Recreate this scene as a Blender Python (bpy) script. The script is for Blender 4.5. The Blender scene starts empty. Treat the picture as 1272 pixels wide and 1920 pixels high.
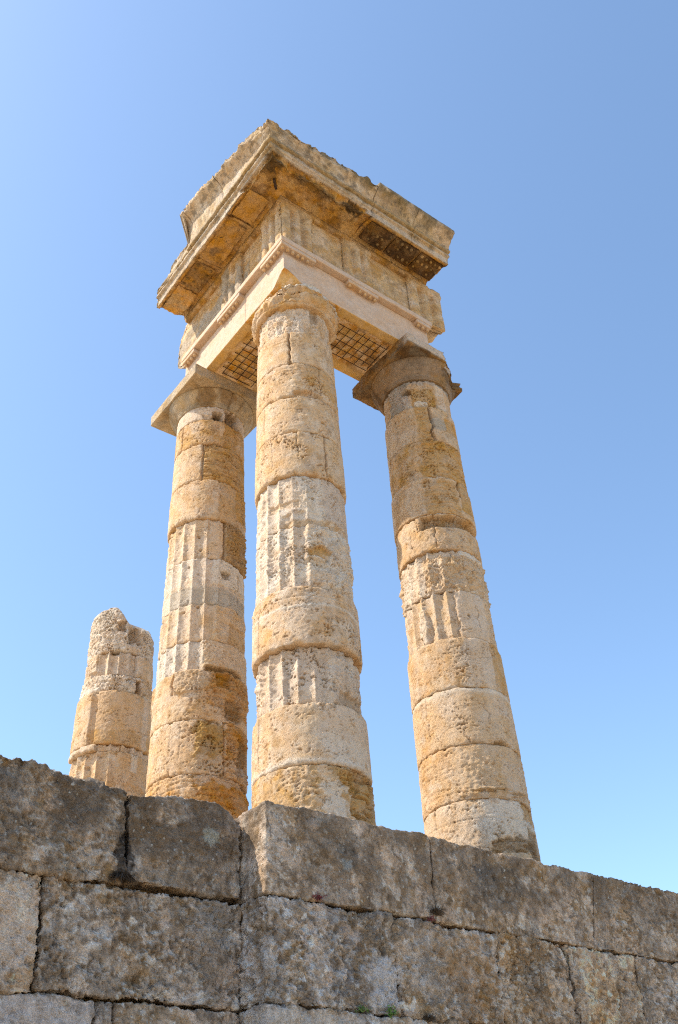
import bpy, math, random
import numpy as np
rnd = random.Random(7)
SC = bpy.context.scene
COL = SC.collection
rad = math.radians

# ------------------------------------------------------------------ camera
F_PX, PW, PH = 1794.64, 1272.0, 1920.0
YAW, PITCH, ROLL = rad(39.4665), rad(38.4183), rad(-4.051)
CAM = np.array([-8.6068, -11.5958, -17.2985])
fwd = np.array([math.sin(YAW)*math.cos(PITCH), math.cos(YAW)*math.cos(PITCH), math.sin(PITCH)])
rgt = np.array([math.cos(YAW), -math.sin(YAW), 0.0])
upv = np.cross(rgt, fwd)
R2 = rgt*math.cos(ROLL) + upv*math.sin(ROLL)
U2 = -rgt*math.sin(ROLL) + upv*math.cos(ROLL)
cd = bpy.data.cameras.new('camera')
cam = bpy.data.objects.new('camera', cd); COL.objects.link(cam)
from mathutils import Matrix, Vector
M = Matrix([[R2[0], U2[0], -fwd[0], CAM[0]], [R2[1], U2[1], -fwd[1], CAM[1]], [R2[2], U2[2], -fwd[2], CAM[2]], [0, 0, 0, 1]])
cam.matrix_world = M
cd.sensor_fit = 'VERTICAL'; cd.sensor_height = 24.0; cd.lens = 24.0*F_PX/PH
cd.clip_start = 0.1; cd.clip_end = 8000
SC.camera = cam

# ------------------------------------------------------------------ sky, sun, exposure
SUN_AZ = rad(31)           # from -X towards +Y
SUN_EL = rad(50)
sdir = np.array([-math.cos(SUN_AZ)*math.cos(SUN_EL), math.sin(SUN_AZ)*math.cos(SUN_EL), math.sin(SUN_EL)])
wd = bpy.data.worlds.new("World"); SC.world = wd; wd.use_nodes = True
nt = wd.node_tree; nt.nodes.clear()
sk = nt.nodes.new('ShaderNodeTexSky'); sk.sky_type = 'NISHITA'; sk.sun_disc = False
sk.sun_elevation = SUN_EL; sk.sun_rotation = math.atan2(sdir[0], sdir[1])
sk.air_density = 0.93; sk.dust_density = 0.8; sk.ozone_density = 3.0; sk.altitude = 0
bg = nt.nodes.new('ShaderNodeBackground'); bg.inputs['Strength'].default_value = 0.137
wo = nt.nodes.new('ShaderNodeOutputWorld')
wb = nt.nodes.new('ShaderNodeMix'); wb.data_type = 'RGBA'; wb.blend_type = 'MULTIPLY'; wb.inputs[0].default_value = 1.0
wb.inputs[7].default_value = (1.01, 1.04, 0.98, 1)
nt.links.new(sk.outputs[0], wb.inputs[6]); nt.links.new(wb.outputs[2], bg.inputs[0]); nt.links.new(bg.outputs[0], wo.inputs[0])
ld = bpy.data.lights.new('sun', 'SUN'); ld.energy = 3.15; ld.angle = rad(0.5); ld.color = (1.0, 0.90, 0.74)
lo = bpy.data.objects.new('sun', ld); COL.objects.link(lo)
lo.rotation_euler = Vector(sdir).to_track_quat('Z', 'Y').to_euler()
SC.view_settings.view_transform = 'Standard'; SC.view_settings.look = 'None'
SC.view_settings.gamma = 1.0; SC.view_settings.exposure = 1.24
SC.render.engine = 'CYCLES'
SC.cycles.use_denoising = False; SC.cycles.filter_width = 1.15; SC.cycles.sample_clamp_indirect = 6
SC.cycles.max_bounces = 8; SC.cycles.diffuse_bounces = 5

# ------------------------------------------------------------------ photo pixel -> real surface
def ray(px, py):
    d = fwd + (px-PW/2)/F_PX*R2 - (py-PH/2)/F_PX*U2
    return d/np.linalg.norm(d)
def on_plane(px, py, ax, val):
    d = ray(px, py); return CAM + d*((val-CAM[ax])/d[ax])
def on_col(cc, px, py, r=0.88):
    d = ray(px, py); c = np.array(cc[:2]); o = CAM[:2]-c
    a = d[:2]@d[:2]; b = 2*(o@d[:2]); k = o@o-r*r; D = b*b-4*a*k
    t = (-b-math.sqrt(max(D, 0)))/(2*a)
    p = CAM+t*d
    return math.atan2(p[1]-c[1], p[0]-c[0]), p[2]

# ------------------------------------------------------------------ noise
def pn(P, seed=0):
    P = P + np.array([seed*17.13, seed*7.77, seed*31.1])
    i = np.floor(P).astype(np.int64); f = P-i
    u = f*f*f*(f*(f*6-15)+10)
    out = np.zeros(len(P))
    for dx in (0, 1):
        wx = u[:, 0] if dx else 1-u[:, 0]
        for dy in (0, 1):
            wy = u[:, 1] if dy else 1-u[:, 1]
            for dz in (0, 1):
                wz = u[:, 2] if dz else 1-u[:, 2]
                h = ((i[:, 0]+dx)*374761393 + (i[:, 1]+dy)*668265263 + (i[:, 2]+dz)*2147483647) & 0xffffffff
                h = ((h ^ (h >> 13))*1274126177) & 0xffffffff
                h = h ^ (h >> 16)
                gx = (h & 1023)/511.5-1; gy = ((h >> 10) & 1023)/511.5-1; gz = ((h >> 20) & 1023)/511.5-1
                out += wx*wy*wz*(gx*(f[:, 0]-dx)+gy*(f[:, 1]-dy)+gz*(f[:, 2]-dz))
    return out*1.35
def fbm(P, sc, octv=4, seed=0, gain=0.5):
    sc = np.asarray(sc, float); s = 0; a = 1; Q = P*sc
    for k in range(octv):
        s = s+a*pn(Q, seed+k*3); Q = Q*2.03; a *= gain
    return s
def ss(a, b, x):
    t = np.clip((x-a)/(b-a), 0, 1); return t*t*(3-2*t)
def mixc(A, B, m): return A*(1-m[:, None]) + np.asarray(B)*m[:, None]

# ------------------------------------------------------------------ mesh output
def mesh_obj(name, V, quads, tris=None, mat=None, parent=None, tint=None, smooth=True):
    me = bpy.data.meshes.new(name)
    me.vertices.add(len(V)); me.vertices.foreach_set('co', np.asarray(V, np.float32).ravel())
    nq = len(quads); nt_ = 0 if tris is None else len(tris)
    li = np.asarray(quads, np.int32).ravel()
    if nt_: li = np.concatenate([li, np.asarray(tris, np.int32).ravel()])
    me.loops.add(len(li)); me.loops.foreach_set('vertex_index', li)
    st = np.concatenate([np.arange(nq)*4, nq*4+np.arange(nt_)*3]).astype(np.int32)
    me.polygons.add(nq+nt_); me.polygons.foreach_set('loop_start', st)
    me.polygons.foreach_set('loop_total', np.concatenate([np.full(nq, 4), np.full(nt_, 3)]).astype(np.int32))
    me.polygons.foreach_set('use_smooth', np.full(nq+nt_, smooth))
    me.update(calc_edges=True); me.validate()
    if tint is not None:
        at = me.color_attributes.new('tint', 'FLOAT_COLOR', 'POINT')
        c = np.ones((len(V), 4), np.float32); c[:, :3] = np.clip(tint, 0.004, 0.92)
        at.data.foreach_set('color', c.ravel())
    if mat: me.materials.append(mat)
    o = bpy.data.objects.new(name, me); COL.objects.link(o)
    if parent: o.parent = parent
    return o
def vnormals(V, quads, tris=None):
    N = np.zeros_like(V)
    n = np.cross(V[quads[:, 2]]-V[quads[:, 0]], V[quads[:, 3]]-V[quads[:, 1]])
    for k in range(4): np.add.at(N, quads[:, k], n)
    if tris is not None and len(tris):
        n = np.cross(V[tris[:, 1]]-V[tris[:, 0]], V[tris[:, 2]]-V[tris[:, 0]])
        for k in range(3): np.add.at(N, tris[:, k], n)
    return N/np.maximum(np.linalg.norm(N, axis=1), 1e-12)[:, None]
def thing(name, label, cat, loc=(0, 0, 0), group=None):
    o = bpy.data.objects.new(name, None); COL.objects.link(o); o.location = loc
    o.empty_display_size = 0.3
    o['label'] = label; o['category'] = cat
    if group: o['group'] = group
    o['kind'] = 'thing'
    return o
def tag(o, label, cat, group=None):
    o['label'] = label; o['category'] = cat
    if group: o['group'] = group
    return o

# ------------------------------------------------------------------ materials
def stone_mat(name, pit=0.35, pit_scale=26, grain=0.5, speck=0.25, fine=90, mott=0.35, rough=0.92, mid=0.45, crust=0.0, crust_col=(0.6, 0.56, 0.48), lichen=0.0, bd=0.07):
    m = bpy.data.materials.new(name); m.use_nodes = True
    t = m.node_tree; N = t.nodes; L = t.links; N.clear()
    out = N.new('ShaderNodeOutputMaterial'); b = N.new('ShaderNodeBsdfPrincipled')
    b.inputs['Roughness'].default_value = rough; b.inputs['Specular IOR Level'].default_value = 0.15
    L.new(b.outputs[0], out.inputs[0])
    tc = N.new('ShaderNodeTexCoord'); geo = tc.outputs['Object']
    at = N.new('ShaderNodeAttribute'); at.attribute_name = 'tint'
    def noise(sc, det=6, rg=0.6, dist=0.0):
        n = N.new('ShaderNodeTexNoise'); n.inputs['Scale'].default_value = sc; n.inputs['Detail'].default_value = det
        n.inputs['Roughness'].default_value = rg; n.inputs['Distortion'].default_value = dist
        L.new(geo, n.inputs['Vector']); return n.outputs['Fac']
    def rng(x, a, b_, c, d):
        r = N.new('ShaderNodeMapRange'); r.inputs[1].default_value = a; r.inputs[2].default_value = b_
        r.inputs[3].default_value = c; r.inputs[4].default_value = d; L.new(x, r.inputs[0]); return r.outputs[0]
    def mix(mode, fac, a, c):
        x = N.new('ShaderNodeMix'); x.data_type = 'RGBA'; x.blend_type = mode
        if isinstance(fac, float): x.inputs[0].default_value = fac
        else: L.new(fac, x.inputs[0])
        for s, v in ((6, a), (7, c)):
            if isinstance(v, tuple): x.inputs[s].default_value = (*v, 1)
            else: L.new(v, x.inputs[s])
        return x.outputs[2]
    def gray(x):
        c = N.new('ShaderNodeCombineColor'); [L.new(x, c.inputs[k]) for k in range(3)]; return c.outputs[0]
    c = at.outputs['Color']
    c = mix('MULTIPLY', 1.0, c, gray(rng(noise(9, 8, 0.72), 0.3, 0.7, 1-mott, 1+mott*0.85)))
    c = mix('MULTIPLY', 1.0, c, gray(rng(noise(fine, 4, 0.7), 0.3, 0.7, 1-speck, 1+speck*0.85)))
    hs = N.new('ShaderNodeHueSaturation'); L.new(c, hs.inputs['Color'])
    L.new(rng(noise(3.1, 5), 0.3, 0.7, 0.82, 1.2), hs.inputs['Saturation']); c = hs.outputs[0]
    if crust > 0:
        f = N.new('ShaderNodeMath'); f.operation = 'MULTIPLY'
        L.new(rng(noise(5.2, 9, 0.75, 0.4), 0.52, 0.62, 0, 1), f.inputs[0]); f.inputs[1].default_value = crust
        c = mix('MIX', f.outputs[0], c, crust_col)
    if lichen > 0:
        v = N.new('ShaderNodeTexVoronoi'); v.inputs['Scale'].default_value = 11; L.new(geo, v.inputs['Vector'])
        wn = N.new('ShaderNodeMath'); wn.operation = 'ADD'; L.new(v.outputs['Distance'], wn.inputs[0])
        L.new(rng(noise(30, 4, 0.7), 0.3, 0.7, -0.14, 0.14), wn.inputs[1])
        f1 = rng(wn.outputs[0], 0.10, 0.17, 1, 0)
        f2 = rng(noise(2.3, 3), 0.45, 0.55, 0, 1)
        f = N.new('ShaderNodeMath'); f.operation = 'MULTIPLY'; L.new(f1, f.inputs[0]); L.new(f2, f.inputs[1])
        g = N.new('ShaderNodeMath'); g.operation = 'MULTIPLY'; L.new(f.outputs[0], g.inputs[0]); g.inputs[1].default_value = lichen
        c = mix('MIX', g.outputs[0], c, (0.72, 0.70, 0.64))
    L.new(c, b.inputs['Base Color'])
    # height
    h1 = noise(fine*0.8, 6, 0.75); h2 = noise(18, 8, 0.7, 0.3)
    vo = N.new('ShaderNodeTexVoronoi'); vo.inputs['Scale'].default_value = pit_scale; vo.inputs['Randomness'].default_value = 1.0
    wv = N.new('ShaderNodeVectorMath'); wv.operation = 'ADD'
    nc = N.new('ShaderNodeTexNoise'); nc.inputs['Scale'].default_value = 14; L.new(geo, nc.inputs['Vector'])
    sc = N.new('ShaderNodeVectorMath'); sc.operation = 'SCALE'; sc.inputs['Scale'].default_value = 0.08
    L.new(nc.outputs['Color'], sc.inputs[0]); L.new(geo, wv.inputs[0]); L.new(sc.outputs[0], wv.inputs[1])
    L.new(wv.outputs[0], vo.inputs['Vector'])
    pm = rng(noise(6, 4), 0.42, 0.62, 0, 1)
    pv = rng(vo.outputs['Distance'], 0.05, 0.32, -1, 0)
    pp = N.new('ShaderNodeMath'); pp.operation = 'MULTIPLY'; L.new(pm, pp.inputs[0]); L.new(pv, pp.inputs[1])
    a = N.new('ShaderNodeMath'); a.operation = 'MULTIPLY_ADD'; L.new(pp.outputs[0], a.inputs[0]); a.inputs[1].default_value = pit
    L.new(rng(h2, 0, 1, 0, mid), a.inputs[2])
    a2 = N.new('ShaderNodeMath'); a2.operation = 'MULTIPLY_ADD'; L.new(h1, a2.inputs[0]); a2.inputs[1].default_value = grain; L.new(a.outputs[0], a2.inputs[2])
    bp = N.new('ShaderNodeBump'); bp.inputs['Distance'].default_value = bd; bp.inputs['Strength'].default_value = 0.8
    L.new(a2.outputs[0], bp.inputs['Height']); L.new(bp.outputs[0], b.inputs['Normal'])
    return m
M_SHAFT = stone_mat('weathered_limestone', pit=0.45, pit_scale=38, grain=0.65, speck=0.22, mott=0.14)
M_PLASTER = stone_mat('restored_smooth_mortar', pit=0.15, grain=0.25, speck=0.14, mott=0.14, bd=0.04)
M_CORNICE = stone_mat('stained_limestone', pit=0.7, pit_scale=32, grain=0.7, speck=0.26, mott=0.24)
M_WALL = stone_mat('dark_weathered_limestone', pit=0.9, pit_scale=30, grain=1.0, speck=0.4, fine=70, mott=0.3, mid=0.8, crust=0.3, crust_col=(0.56, 0.47, 0.40), lichen=0.8, bd=0.09)
M_GROUND = stone_mat('dry_ground', pit=0.2, grain=0.6, speck=0.3, mott=0.3)
def plain(name, col, rough=0.8, metal=0.0):
    m = bpy.data.materials.new(name); m.use_nodes = True; t = m.node_tree
    b = t.nodes['Principled BSDF']; b.inputs['Roughness'].default_value = rough; b.inputs['Metallic'].default_value = metal
    tc = t.nodes.new('ShaderNodeTexCoord'); n = t.nodes.new('ShaderNodeTexNoise'); n.inputs['Scale'].default_value = 35
    t.links.new(tc.outputs['Object'], n.inputs['Vector'])
    cr = t.nodes.new('ShaderNodeValToRGB'); cr.color_ramp.elements[0].position = 0.3; cr.color_ramp.elements[1].position = 0.7
    cr.color_ramp.elements[0].color = (*[c*0.6 for c in col], 1); cr.color_ramp.elements[1].color = (*[min(1, c*1.35) for c in col], 1)
    t.links.new(n.outputs['Fac'], cr.inputs[0]); t.links.new(cr.outputs[0], b.inputs['Base Color'])
    return m
M_RUST = plain('rusty_iron', (0.035, 0.016, 0.008), 0.9)
M_LEAF = plain('green_leaf', (0.09, 0.17, 0.03)); M_RED = plain('red_succulent_leaf', (0.16, 0.035, 0.035)); M_DRY = plain('dry_stalk', (0.07, 0.05, 0.035))

# palette (albedo)
WARM = np.array([0.66, 0.435, 0.25]); CREAM = np.array([0.70, 0.50, 0.32]); PALE = np.array([0.72, 0.56, 0.42])
WHITE = np.array([0.76, 0.65, 0.53]); ORANGE = np.array([0.56, 0.27, 0.06]); OCHRE = np.array([0.56, 0.33, 0.13])
BROWN = np.array([0.27, 0.165, 0.08]); DARK = np.array([0.09, 0.06, 0.035]); PINK = np.array([0.62, 0.48, 0.37])
GREY = np.array([0.36, 0.31, 0.25]); PEACH = np.array([0.56, 0.415, 0.31])

# ------------------------------------------------------------------ columns
S = 3.6; SA = 3.633; Z_BASE = -12.96
def Rn(z): return 0.8171 + (-0.7-z)*(0.9204-0.8171)/8.3
COLS = {'C': (0.0, 0.0), 'L': (0.0, SA), 'R': (S, 0.0), 'S': (0.16, 7.99)}

def zone(ck, x0, y0, x1, y1, **k):
    """a patch of surface measured between two photo pixels on the column"""
    cc = COLS[ck]
    a0, z1 = on_col(cc, x0, y0); a1, _ = on_col(cc, x1, y0)
    _, z0 = on_col(cc, (x0+x1)/2, y1); _, z1 = on_col(cc, (x0+x1)/2, y0)
    k.update(a=(min(a0, a1), max(a0, a1)), z=(z0, z1)); return k
def crack(ck, x, y0, y1, w=0.012, d=0.07, wob=0.02):
    a, z1 = on_col(COLS[ck], x, y0); _, z0 = on_col(COLS[ck], x, y1)
    return dict(crack=1, a0=a, z=(z0, z1), w=w, d=d, wob=wob)
def hole(ck, x, y, s=0.035, d=0.09, sq=False):
    a, z = on_col(COLS[ck], x, y); return dict(hole=1, a0=a, z0=z, s=s, d=d, sq=sq)

def wrap(a): return (a+math.pi) % (2*math.pi)-math.pi
def drum(parent, ck, ztop, zbot, idx, dr=0.0, fl=0.0, rough=0.006, pit=0.004, strat=0.0, chip=0.012, rag=0.008,
         tint=WARM, tint2=None, tmix=0.5, ph=0.0, zones=(), topf=None, wear=0.0, white=0.0, band=None, res=0.016, seam=None):
    cx, cy = COLS[ck]; seed = idx*5 + ord(ck)
    nphi = int(2*math.pi*0.9/res); H = ztop-zbot
    nz = max(6, int(H/res))
    rows = [(0, .03), (0, .35), (0, .7), (0, .9), (0, .965)] + [(k/nz, 1.0) for k in range(nz+1)] + [(1, .965), (1, .9), (1, .7), (1, .35), (1, .03)]
    fz = np.array([r[0] for r in rows]); rs = np.array([r[1] for r in rows])
    phi = np.arange(nphi)/nphi*2*math.pi - math.pi
    FZ, PHI = np.meshgrid(fz, phi, indexing='ij'); RS = np.repeat(rs[:, None], nphi, 1)
    FZ, PHI, RS = FZ.ravel(), PHI.ravel(), RS.ravel()
    Z = zbot+FZ*H
    ca, sa = np.cos(PHI), np.sin(PHI)
    P0 = np.stack([cx+0.9*ca, cy+0.9*sa, Z], 1)
    # ragged joint line
    edge = np.stack([ca*0.9+cx, sa*0.9+cy, np.full_like(Z, idx*3.3+seed)], 1)
    zb = fbm(edge, 2.5, 4, seed)*rag; zt = fbm(edge, 2.5, 4, seed+9)*rag*0.5
    Z = Z + (1-FZ)*zb + FZ*zt
    P = np.stack([P0[:, 0], P0[:, 1], Z], 1)
    n = len(Z)
    rg = np.full(n, rough); pt = np.full(n, pit); st = np.full(n, strat); dp = np.zeros(n); flm = np.full(n, fl)
    T = np.tile(np.asarray(tint, float), (n, 1))
    if tint2 is not None:
        T = mixc(T, tint2, .8*ss(-0.3, 0.3, fbm(P, (2.4, 2.4, 1.8), 6, seed+2, .65)+tmix-0.5))
    T = mixc(T, BROWN, 0.28*ss(0.2, 0.5, fbm(P, (5.5, 5.5, 4), 6, seed+31, .7)))
    T = mixc(T, WHITE, 0.3*ss(0.15, 0.45, fbm(P, (3.5, 3.5, 3), 6, seed+35, .65)))
    # streaks
    T = T*(1+0.10*fbm(np.stack([P[:, 0], P[:, 1], P[:, 2]*0.18], 1), 9, 3, seed+4))[:, None]
    wn = fbm(P, 5, 4, seed+7)
    if wear > 0: flm = flm*(1-wear*ss(-0.2, 0.25, fbm(P, 1.7, 3, seed+15)))
    if white > 0: T = mixc(T, WHITE, white*ss(-0.05, 0.25, fbm(P, 2.7, 5, seed+21)))
    for zn in zones:
        if 'a' not in zn: continue
        am = sum(zn['a'])/2; ah = (zn['a'][1]-zn['a'][0])/2; zm = sum(zn['z'])/2; zh = (zn['z'][1]-zn['z'][0])/2
        so = zn.get('soft', 0.04)
        e1 = (ah-np.abs(wrap(PHI-am)))*0.88 + wn*zn.get('nz', 0.06); e2 = zh-np.abs(Z-zm) + np.roll(wn, 7)*zn.get('nz', 0.06)
        if zn.get('round'):
            e = (1-np.sqrt((wrap(PHI-am)/ah)**2+((Z-zm)/zh)**2))*min(ah*0.88, zh) + wn*zn.get('nz', 0.06)
        else: e = np.minimum(e1, e2)
        m = ss(-so/2, so/2, e)
        if 'rough' in zn: rg = rg*(1-m)+zn['rough']*m
        if 'pit' in zn: pt = pt*(1-m)+zn['pit']*m
        if 'strat' in zn: st = st*(1-m)+zn['strat']*m
        if 'fl' in zn: flm = flm*(1-m)+zn['fl']*m
        if 'depth' in zn: dp = dp + m*zn['depth']
        if 'tint' in zn: T = mixc(T, zn['tint'], m*zn.get('mix', 0.8))
    R = Rn(Z)+dr
    t = ((PHI-ph)/(math.pi/10)) % 1.0
    flut = 1-np.abs(2*t-1)**2.2
    arr = np.minimum(t, 1-t)
    R = R - flm*0.072*flut - flm*0.012*ss(-0.1, 0.4, wn)*(arr < 0.12)
    big = fbm(P, 3.2, 6, seed+40, 0.55); hi = fbm(P, 14, 4, seed+50, 0.6)
    vh = fbm(P, 34, 2, seed+56, 0.6)
    R = R + rg*(big*0.75+hi*0.5) + (0.001+rg*0.16)*vh
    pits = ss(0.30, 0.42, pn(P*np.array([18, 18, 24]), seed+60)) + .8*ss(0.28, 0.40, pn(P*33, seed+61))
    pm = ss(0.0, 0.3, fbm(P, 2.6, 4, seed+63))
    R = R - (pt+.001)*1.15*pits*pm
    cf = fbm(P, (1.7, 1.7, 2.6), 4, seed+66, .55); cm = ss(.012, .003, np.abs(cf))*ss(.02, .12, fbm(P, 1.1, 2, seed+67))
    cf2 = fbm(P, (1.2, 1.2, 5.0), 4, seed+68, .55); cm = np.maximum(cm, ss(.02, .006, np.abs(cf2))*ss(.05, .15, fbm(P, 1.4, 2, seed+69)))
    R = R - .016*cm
    sl = fbm(P, (2.2, 2.2, 15), 4, seed+70, 0.6)
    R = R - st*ss(0.0, 0.5, sl)*1.3 + st*0.3
    R = R - dp*(1+0.5*hi)
    T = mixc(T, np.asarray(T)*np.array([0.62, 0.48, 0.34]), np.clip(pm*pits*(pt+.002)/0.012, 0, 1)*0.7)  # brown patina in the pits, their shade also painted into the colour
    T = mixc(T, np.asarray(T)*np.array([0.6, 0.47, 0.34]), cm*.6)  # hairline cracks darkened in the colour the same way
    for f in zones:
        if f.get('crack'):
            zc = (f['z'][0]+f['z'][1])/2; zh = abs(f['z'][1]-f['z'][0])/2
            wob = f['wob']*pn(np.stack([Z*7, Z*0, Z*0+seed], 1), seed+80)*1.5
            d = np.abs(wrap(PHI-f['a0'])*0.88-wob)
            R = R - f['d']*np.exp(-(d/f['w'])**2)*ss(-0.02, 0.02, zh-np.abs(Z-zc))
        elif f.get('hole'):
            du = wrap(PHI-f['a0'])*0.88; dv = Z-f['z0']
            d = np.maximum(np.abs(du), np.abs(dv)) if f['sq'] else np.sqrt(du*du+dv*dv)
            R = R - f['d']*ss(f['s']*1.1, f['s']*0.6, d)
        elif 'hband' in f:   # horizontal band (mortar or score line)
            zc = f['hband'] + f.get('bend', 0)*fbm(edge, 1.2, 2, seed+3)
            m = np.exp(-((Z-zc)/f['w'])**2)
            if 'a_rng' in f: m = m*ss(-0.05, 0.05, f['a_rng'][1]-PHI)*ss(-0.05, 0.05, PHI-f['a_rng'][0])
            R = R + f.get('h', 0)*m
            if 'tint' in f: T = mixc(T, f['tint'], np.clip(m*f.get('mix', 0.8), 0, 1))
    chip = chip*1.5
    eb = (Z-zbot-zb); et = (ztop+zt-Z)
    cn = 0.5+ss(-0.2, 0.5, fbm(P, 6, 3, seed+90))*1.6+3.2*ss(0.22, 0.5, fbm(edge, 4, 4, seed+93, .6))
    R = R - chip*cn*np.exp(-np.maximum(eb, 0)/0.022) - chip*cn*0.8*np.exp(-np.maximum(et, 0)/0.022)
    if topf is not None:
        Z, R = topf(PHI, Z, R, P)
    R = np.where(RS < 1, R*RS, R)
    V = np.stack([cx+R*ca, cy+R*sa, Z], 1)
    V[RS < 0.05] = V[RS < 0.05]*0.5 + np.array([cx, cy, 0])*0.5 + np.array([0, 0, 0.5])*V[RS < 0.05]
    nr = len(rows)
    i = np.arange(nr-1)[:, None]*nphi; j = np.arange(nphi)[None, :]; j2 = (j+1) % nphi
    Q = np.stack([i+j, i+j2, i+nphi+j2, i+nphi+j], -1).reshape(-1, 4)
    V = V - np.array([cx, cy, 0])
    V[:, 2] -= Z_BASE
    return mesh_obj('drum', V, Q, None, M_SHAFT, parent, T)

def zj(ck, y, xc=None):
    """height of a joint whose arc crosses the column's centre line at photo row y"""
    ax = {'C': (552, 640, 588, 1520), 'L': (393, 800, 369, 1490), 'R': (783, 765, 905, 1590), 'S': (234, 1190, 203, 1455)}[ck]
    x = ax[0]+(ax[2]-ax[0])*(y-ax[1])/(ax[3]-ax[1]) if xc is None else xc
    return on_col(COLS[ck], x, y)[1]
def fph(ck, x, y): return on_col(COLS[ck], x, y)[0]

# ---- lathe (echinus etc.) with noise
def lathe(name, parent, ck, prof, mat, tintf, disp=0.01, seed=1, res=0.025, mod=None, fine=0.3):
    cx, cy = COLS[ck]
    pts = [prof[0]]
    for a, b in zip(prof[:-1], prof[1:]):
        k = max(1, int(math.hypot(b[0]-a[0], b[1]-a[1])/res))
        pts += [(a[0]+(b[0]-a[0])*t/k, a[1]+(b[1]-a[1])*t/k) for t in range(1, k+1)]
    pr = np.array(pts); nphi = int(2*math.pi*0.95/res); nr = len(pr)
    phi = np.arange(nphi)/nphi*2*math.pi-math.pi
    R = np.repeat(pr[:, 0][:, None], nphi, 1).ravel(); Z = np.repeat(pr[:, 1][:, None], nphi, 1).ravel(); PHI = np.tile(phi, nr)
    V = np.stack([cx+R*np.cos(PHI), cy+R*np.sin(PHI), Z], 1)
    i = np.arange(nr-1)[:, None]*nphi; j = np.arange(nphi)[None, :]; j2 = (j+1) % nphi
    Q = np.stack([i+j, i+j2, i+nphi+j2, i+nphi+j], -1).reshape(-1, 4)
    N = vnormals(V, Q); P = V.copy()
    V = V + N*(disp*(fbm(P, 3, 5, seed)+fine*fbm(P, 15, 3, seed+5)))[:, None]
    if mod is not None: V = mod(V, PHI, P)
    T = tintf(P)
    V = V-np.array([cx, cy, Z_BASE])
    return mesh_obj(name, V, Q, None, mat, parent, T)

# ---- rough box
def box_grid(lo, hi, res):
    lo = np.array(lo, float); hi = np.array(hi, float); n = np.maximum(1, np.round((hi-lo)/np.array(res)).astype(int))
    n = np.minimum(n, 900)
    ax = [np.linspace(lo[k], hi[k], n[k]+1) for k in range(3)]
    Vs = []; Qs = []; off = 0
    for k in range(3):
        a, b = [(1, 2), (2, 0), (0, 1)][k]
        A, B = np.meshgrid(ax[a], ax[b], indexing='ij')
        na, nb = A.shape
        base = (np.arange(na-1)[:, None]*nb+np.arange(nb-1)[None, :]).ravel()
        for side in (0, 1):
            p = np.zeros((na*nb, 3)); p[:, a] = A.ravel(); p[:, b] = B.ravel(); p[:, k] = hi[k] if side else lo[k]
            q = np.stack([base, base+nb, base+nb+1, base+1], 1)
            if not side: q = q[:, ::-1]
            Vs.append(p); Qs.append(q+off); off += len(p)
    V = np.concatenate(Vs); Q = np.concatenate(Qs)
    key = np.round((V-lo)*20000).astype(np.int64)
    kk = key[:, 0]*(1 << 42)+key[:, 1]*(1 << 21)+key[:, 2]
    _, first, inv = np.unique(kk, return_index=True, return_inverse=True)
    return V[first], inv.ravel()[Q]
def rough_box(name, lo, hi, res, mat, parent, tintf, r0=0.01, rn=0.5, disp=0.006, sc=3.0, octv=5, seed=1, hi_d=0.3, pre=None, mod=None, loc=(0, 0, 0), pit=0.0, pitsc=18.0):
    V, Q = box_grid(lo, hi, res)
    lo = np.array(lo, float); hi = np.array(hi, float)
    P = V.copy()
    W = V if pre is None else pre(V)
    r = np.minimum(r0*(1+rn*fbm(W, 2.4, 4, seed+3)*1.6), ((hi-lo).min())*0.45); r = np.maximum(r, 0.0015)[:, None]
    q = np.clip(V, lo+r, hi-r); d = V-q; dn = np.linalg.norm(d, axis=1)[:, None]
    n = d/np.maximum(dn, 1e-9)
    V = q+n*r
    if pre is not None: V = pre(V)
    V = V + n*(disp*(fbm(W, sc, octv, seed, 0.55)+hi_d*fbm(W, sc*5, 3, seed+8)))[:, None]
    if pit > 0:
        m = (ss(0.1, 0.42, pn(W*pitsc, seed+11))+.8*ss(0.12, 0.38, pn(W*pitsc*1.9, seed+14)))*ss(-0.25, 0.2, fbm(W, 2.5, 3, seed+12))
        V = V - n*(pit*m)[:, None]
    T = tintf(W)
    if mod is not None: V = mod(V, W, n)
    return mesh_obj(name, V-np.array(loc), Q, None, mat, parent, T)

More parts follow.
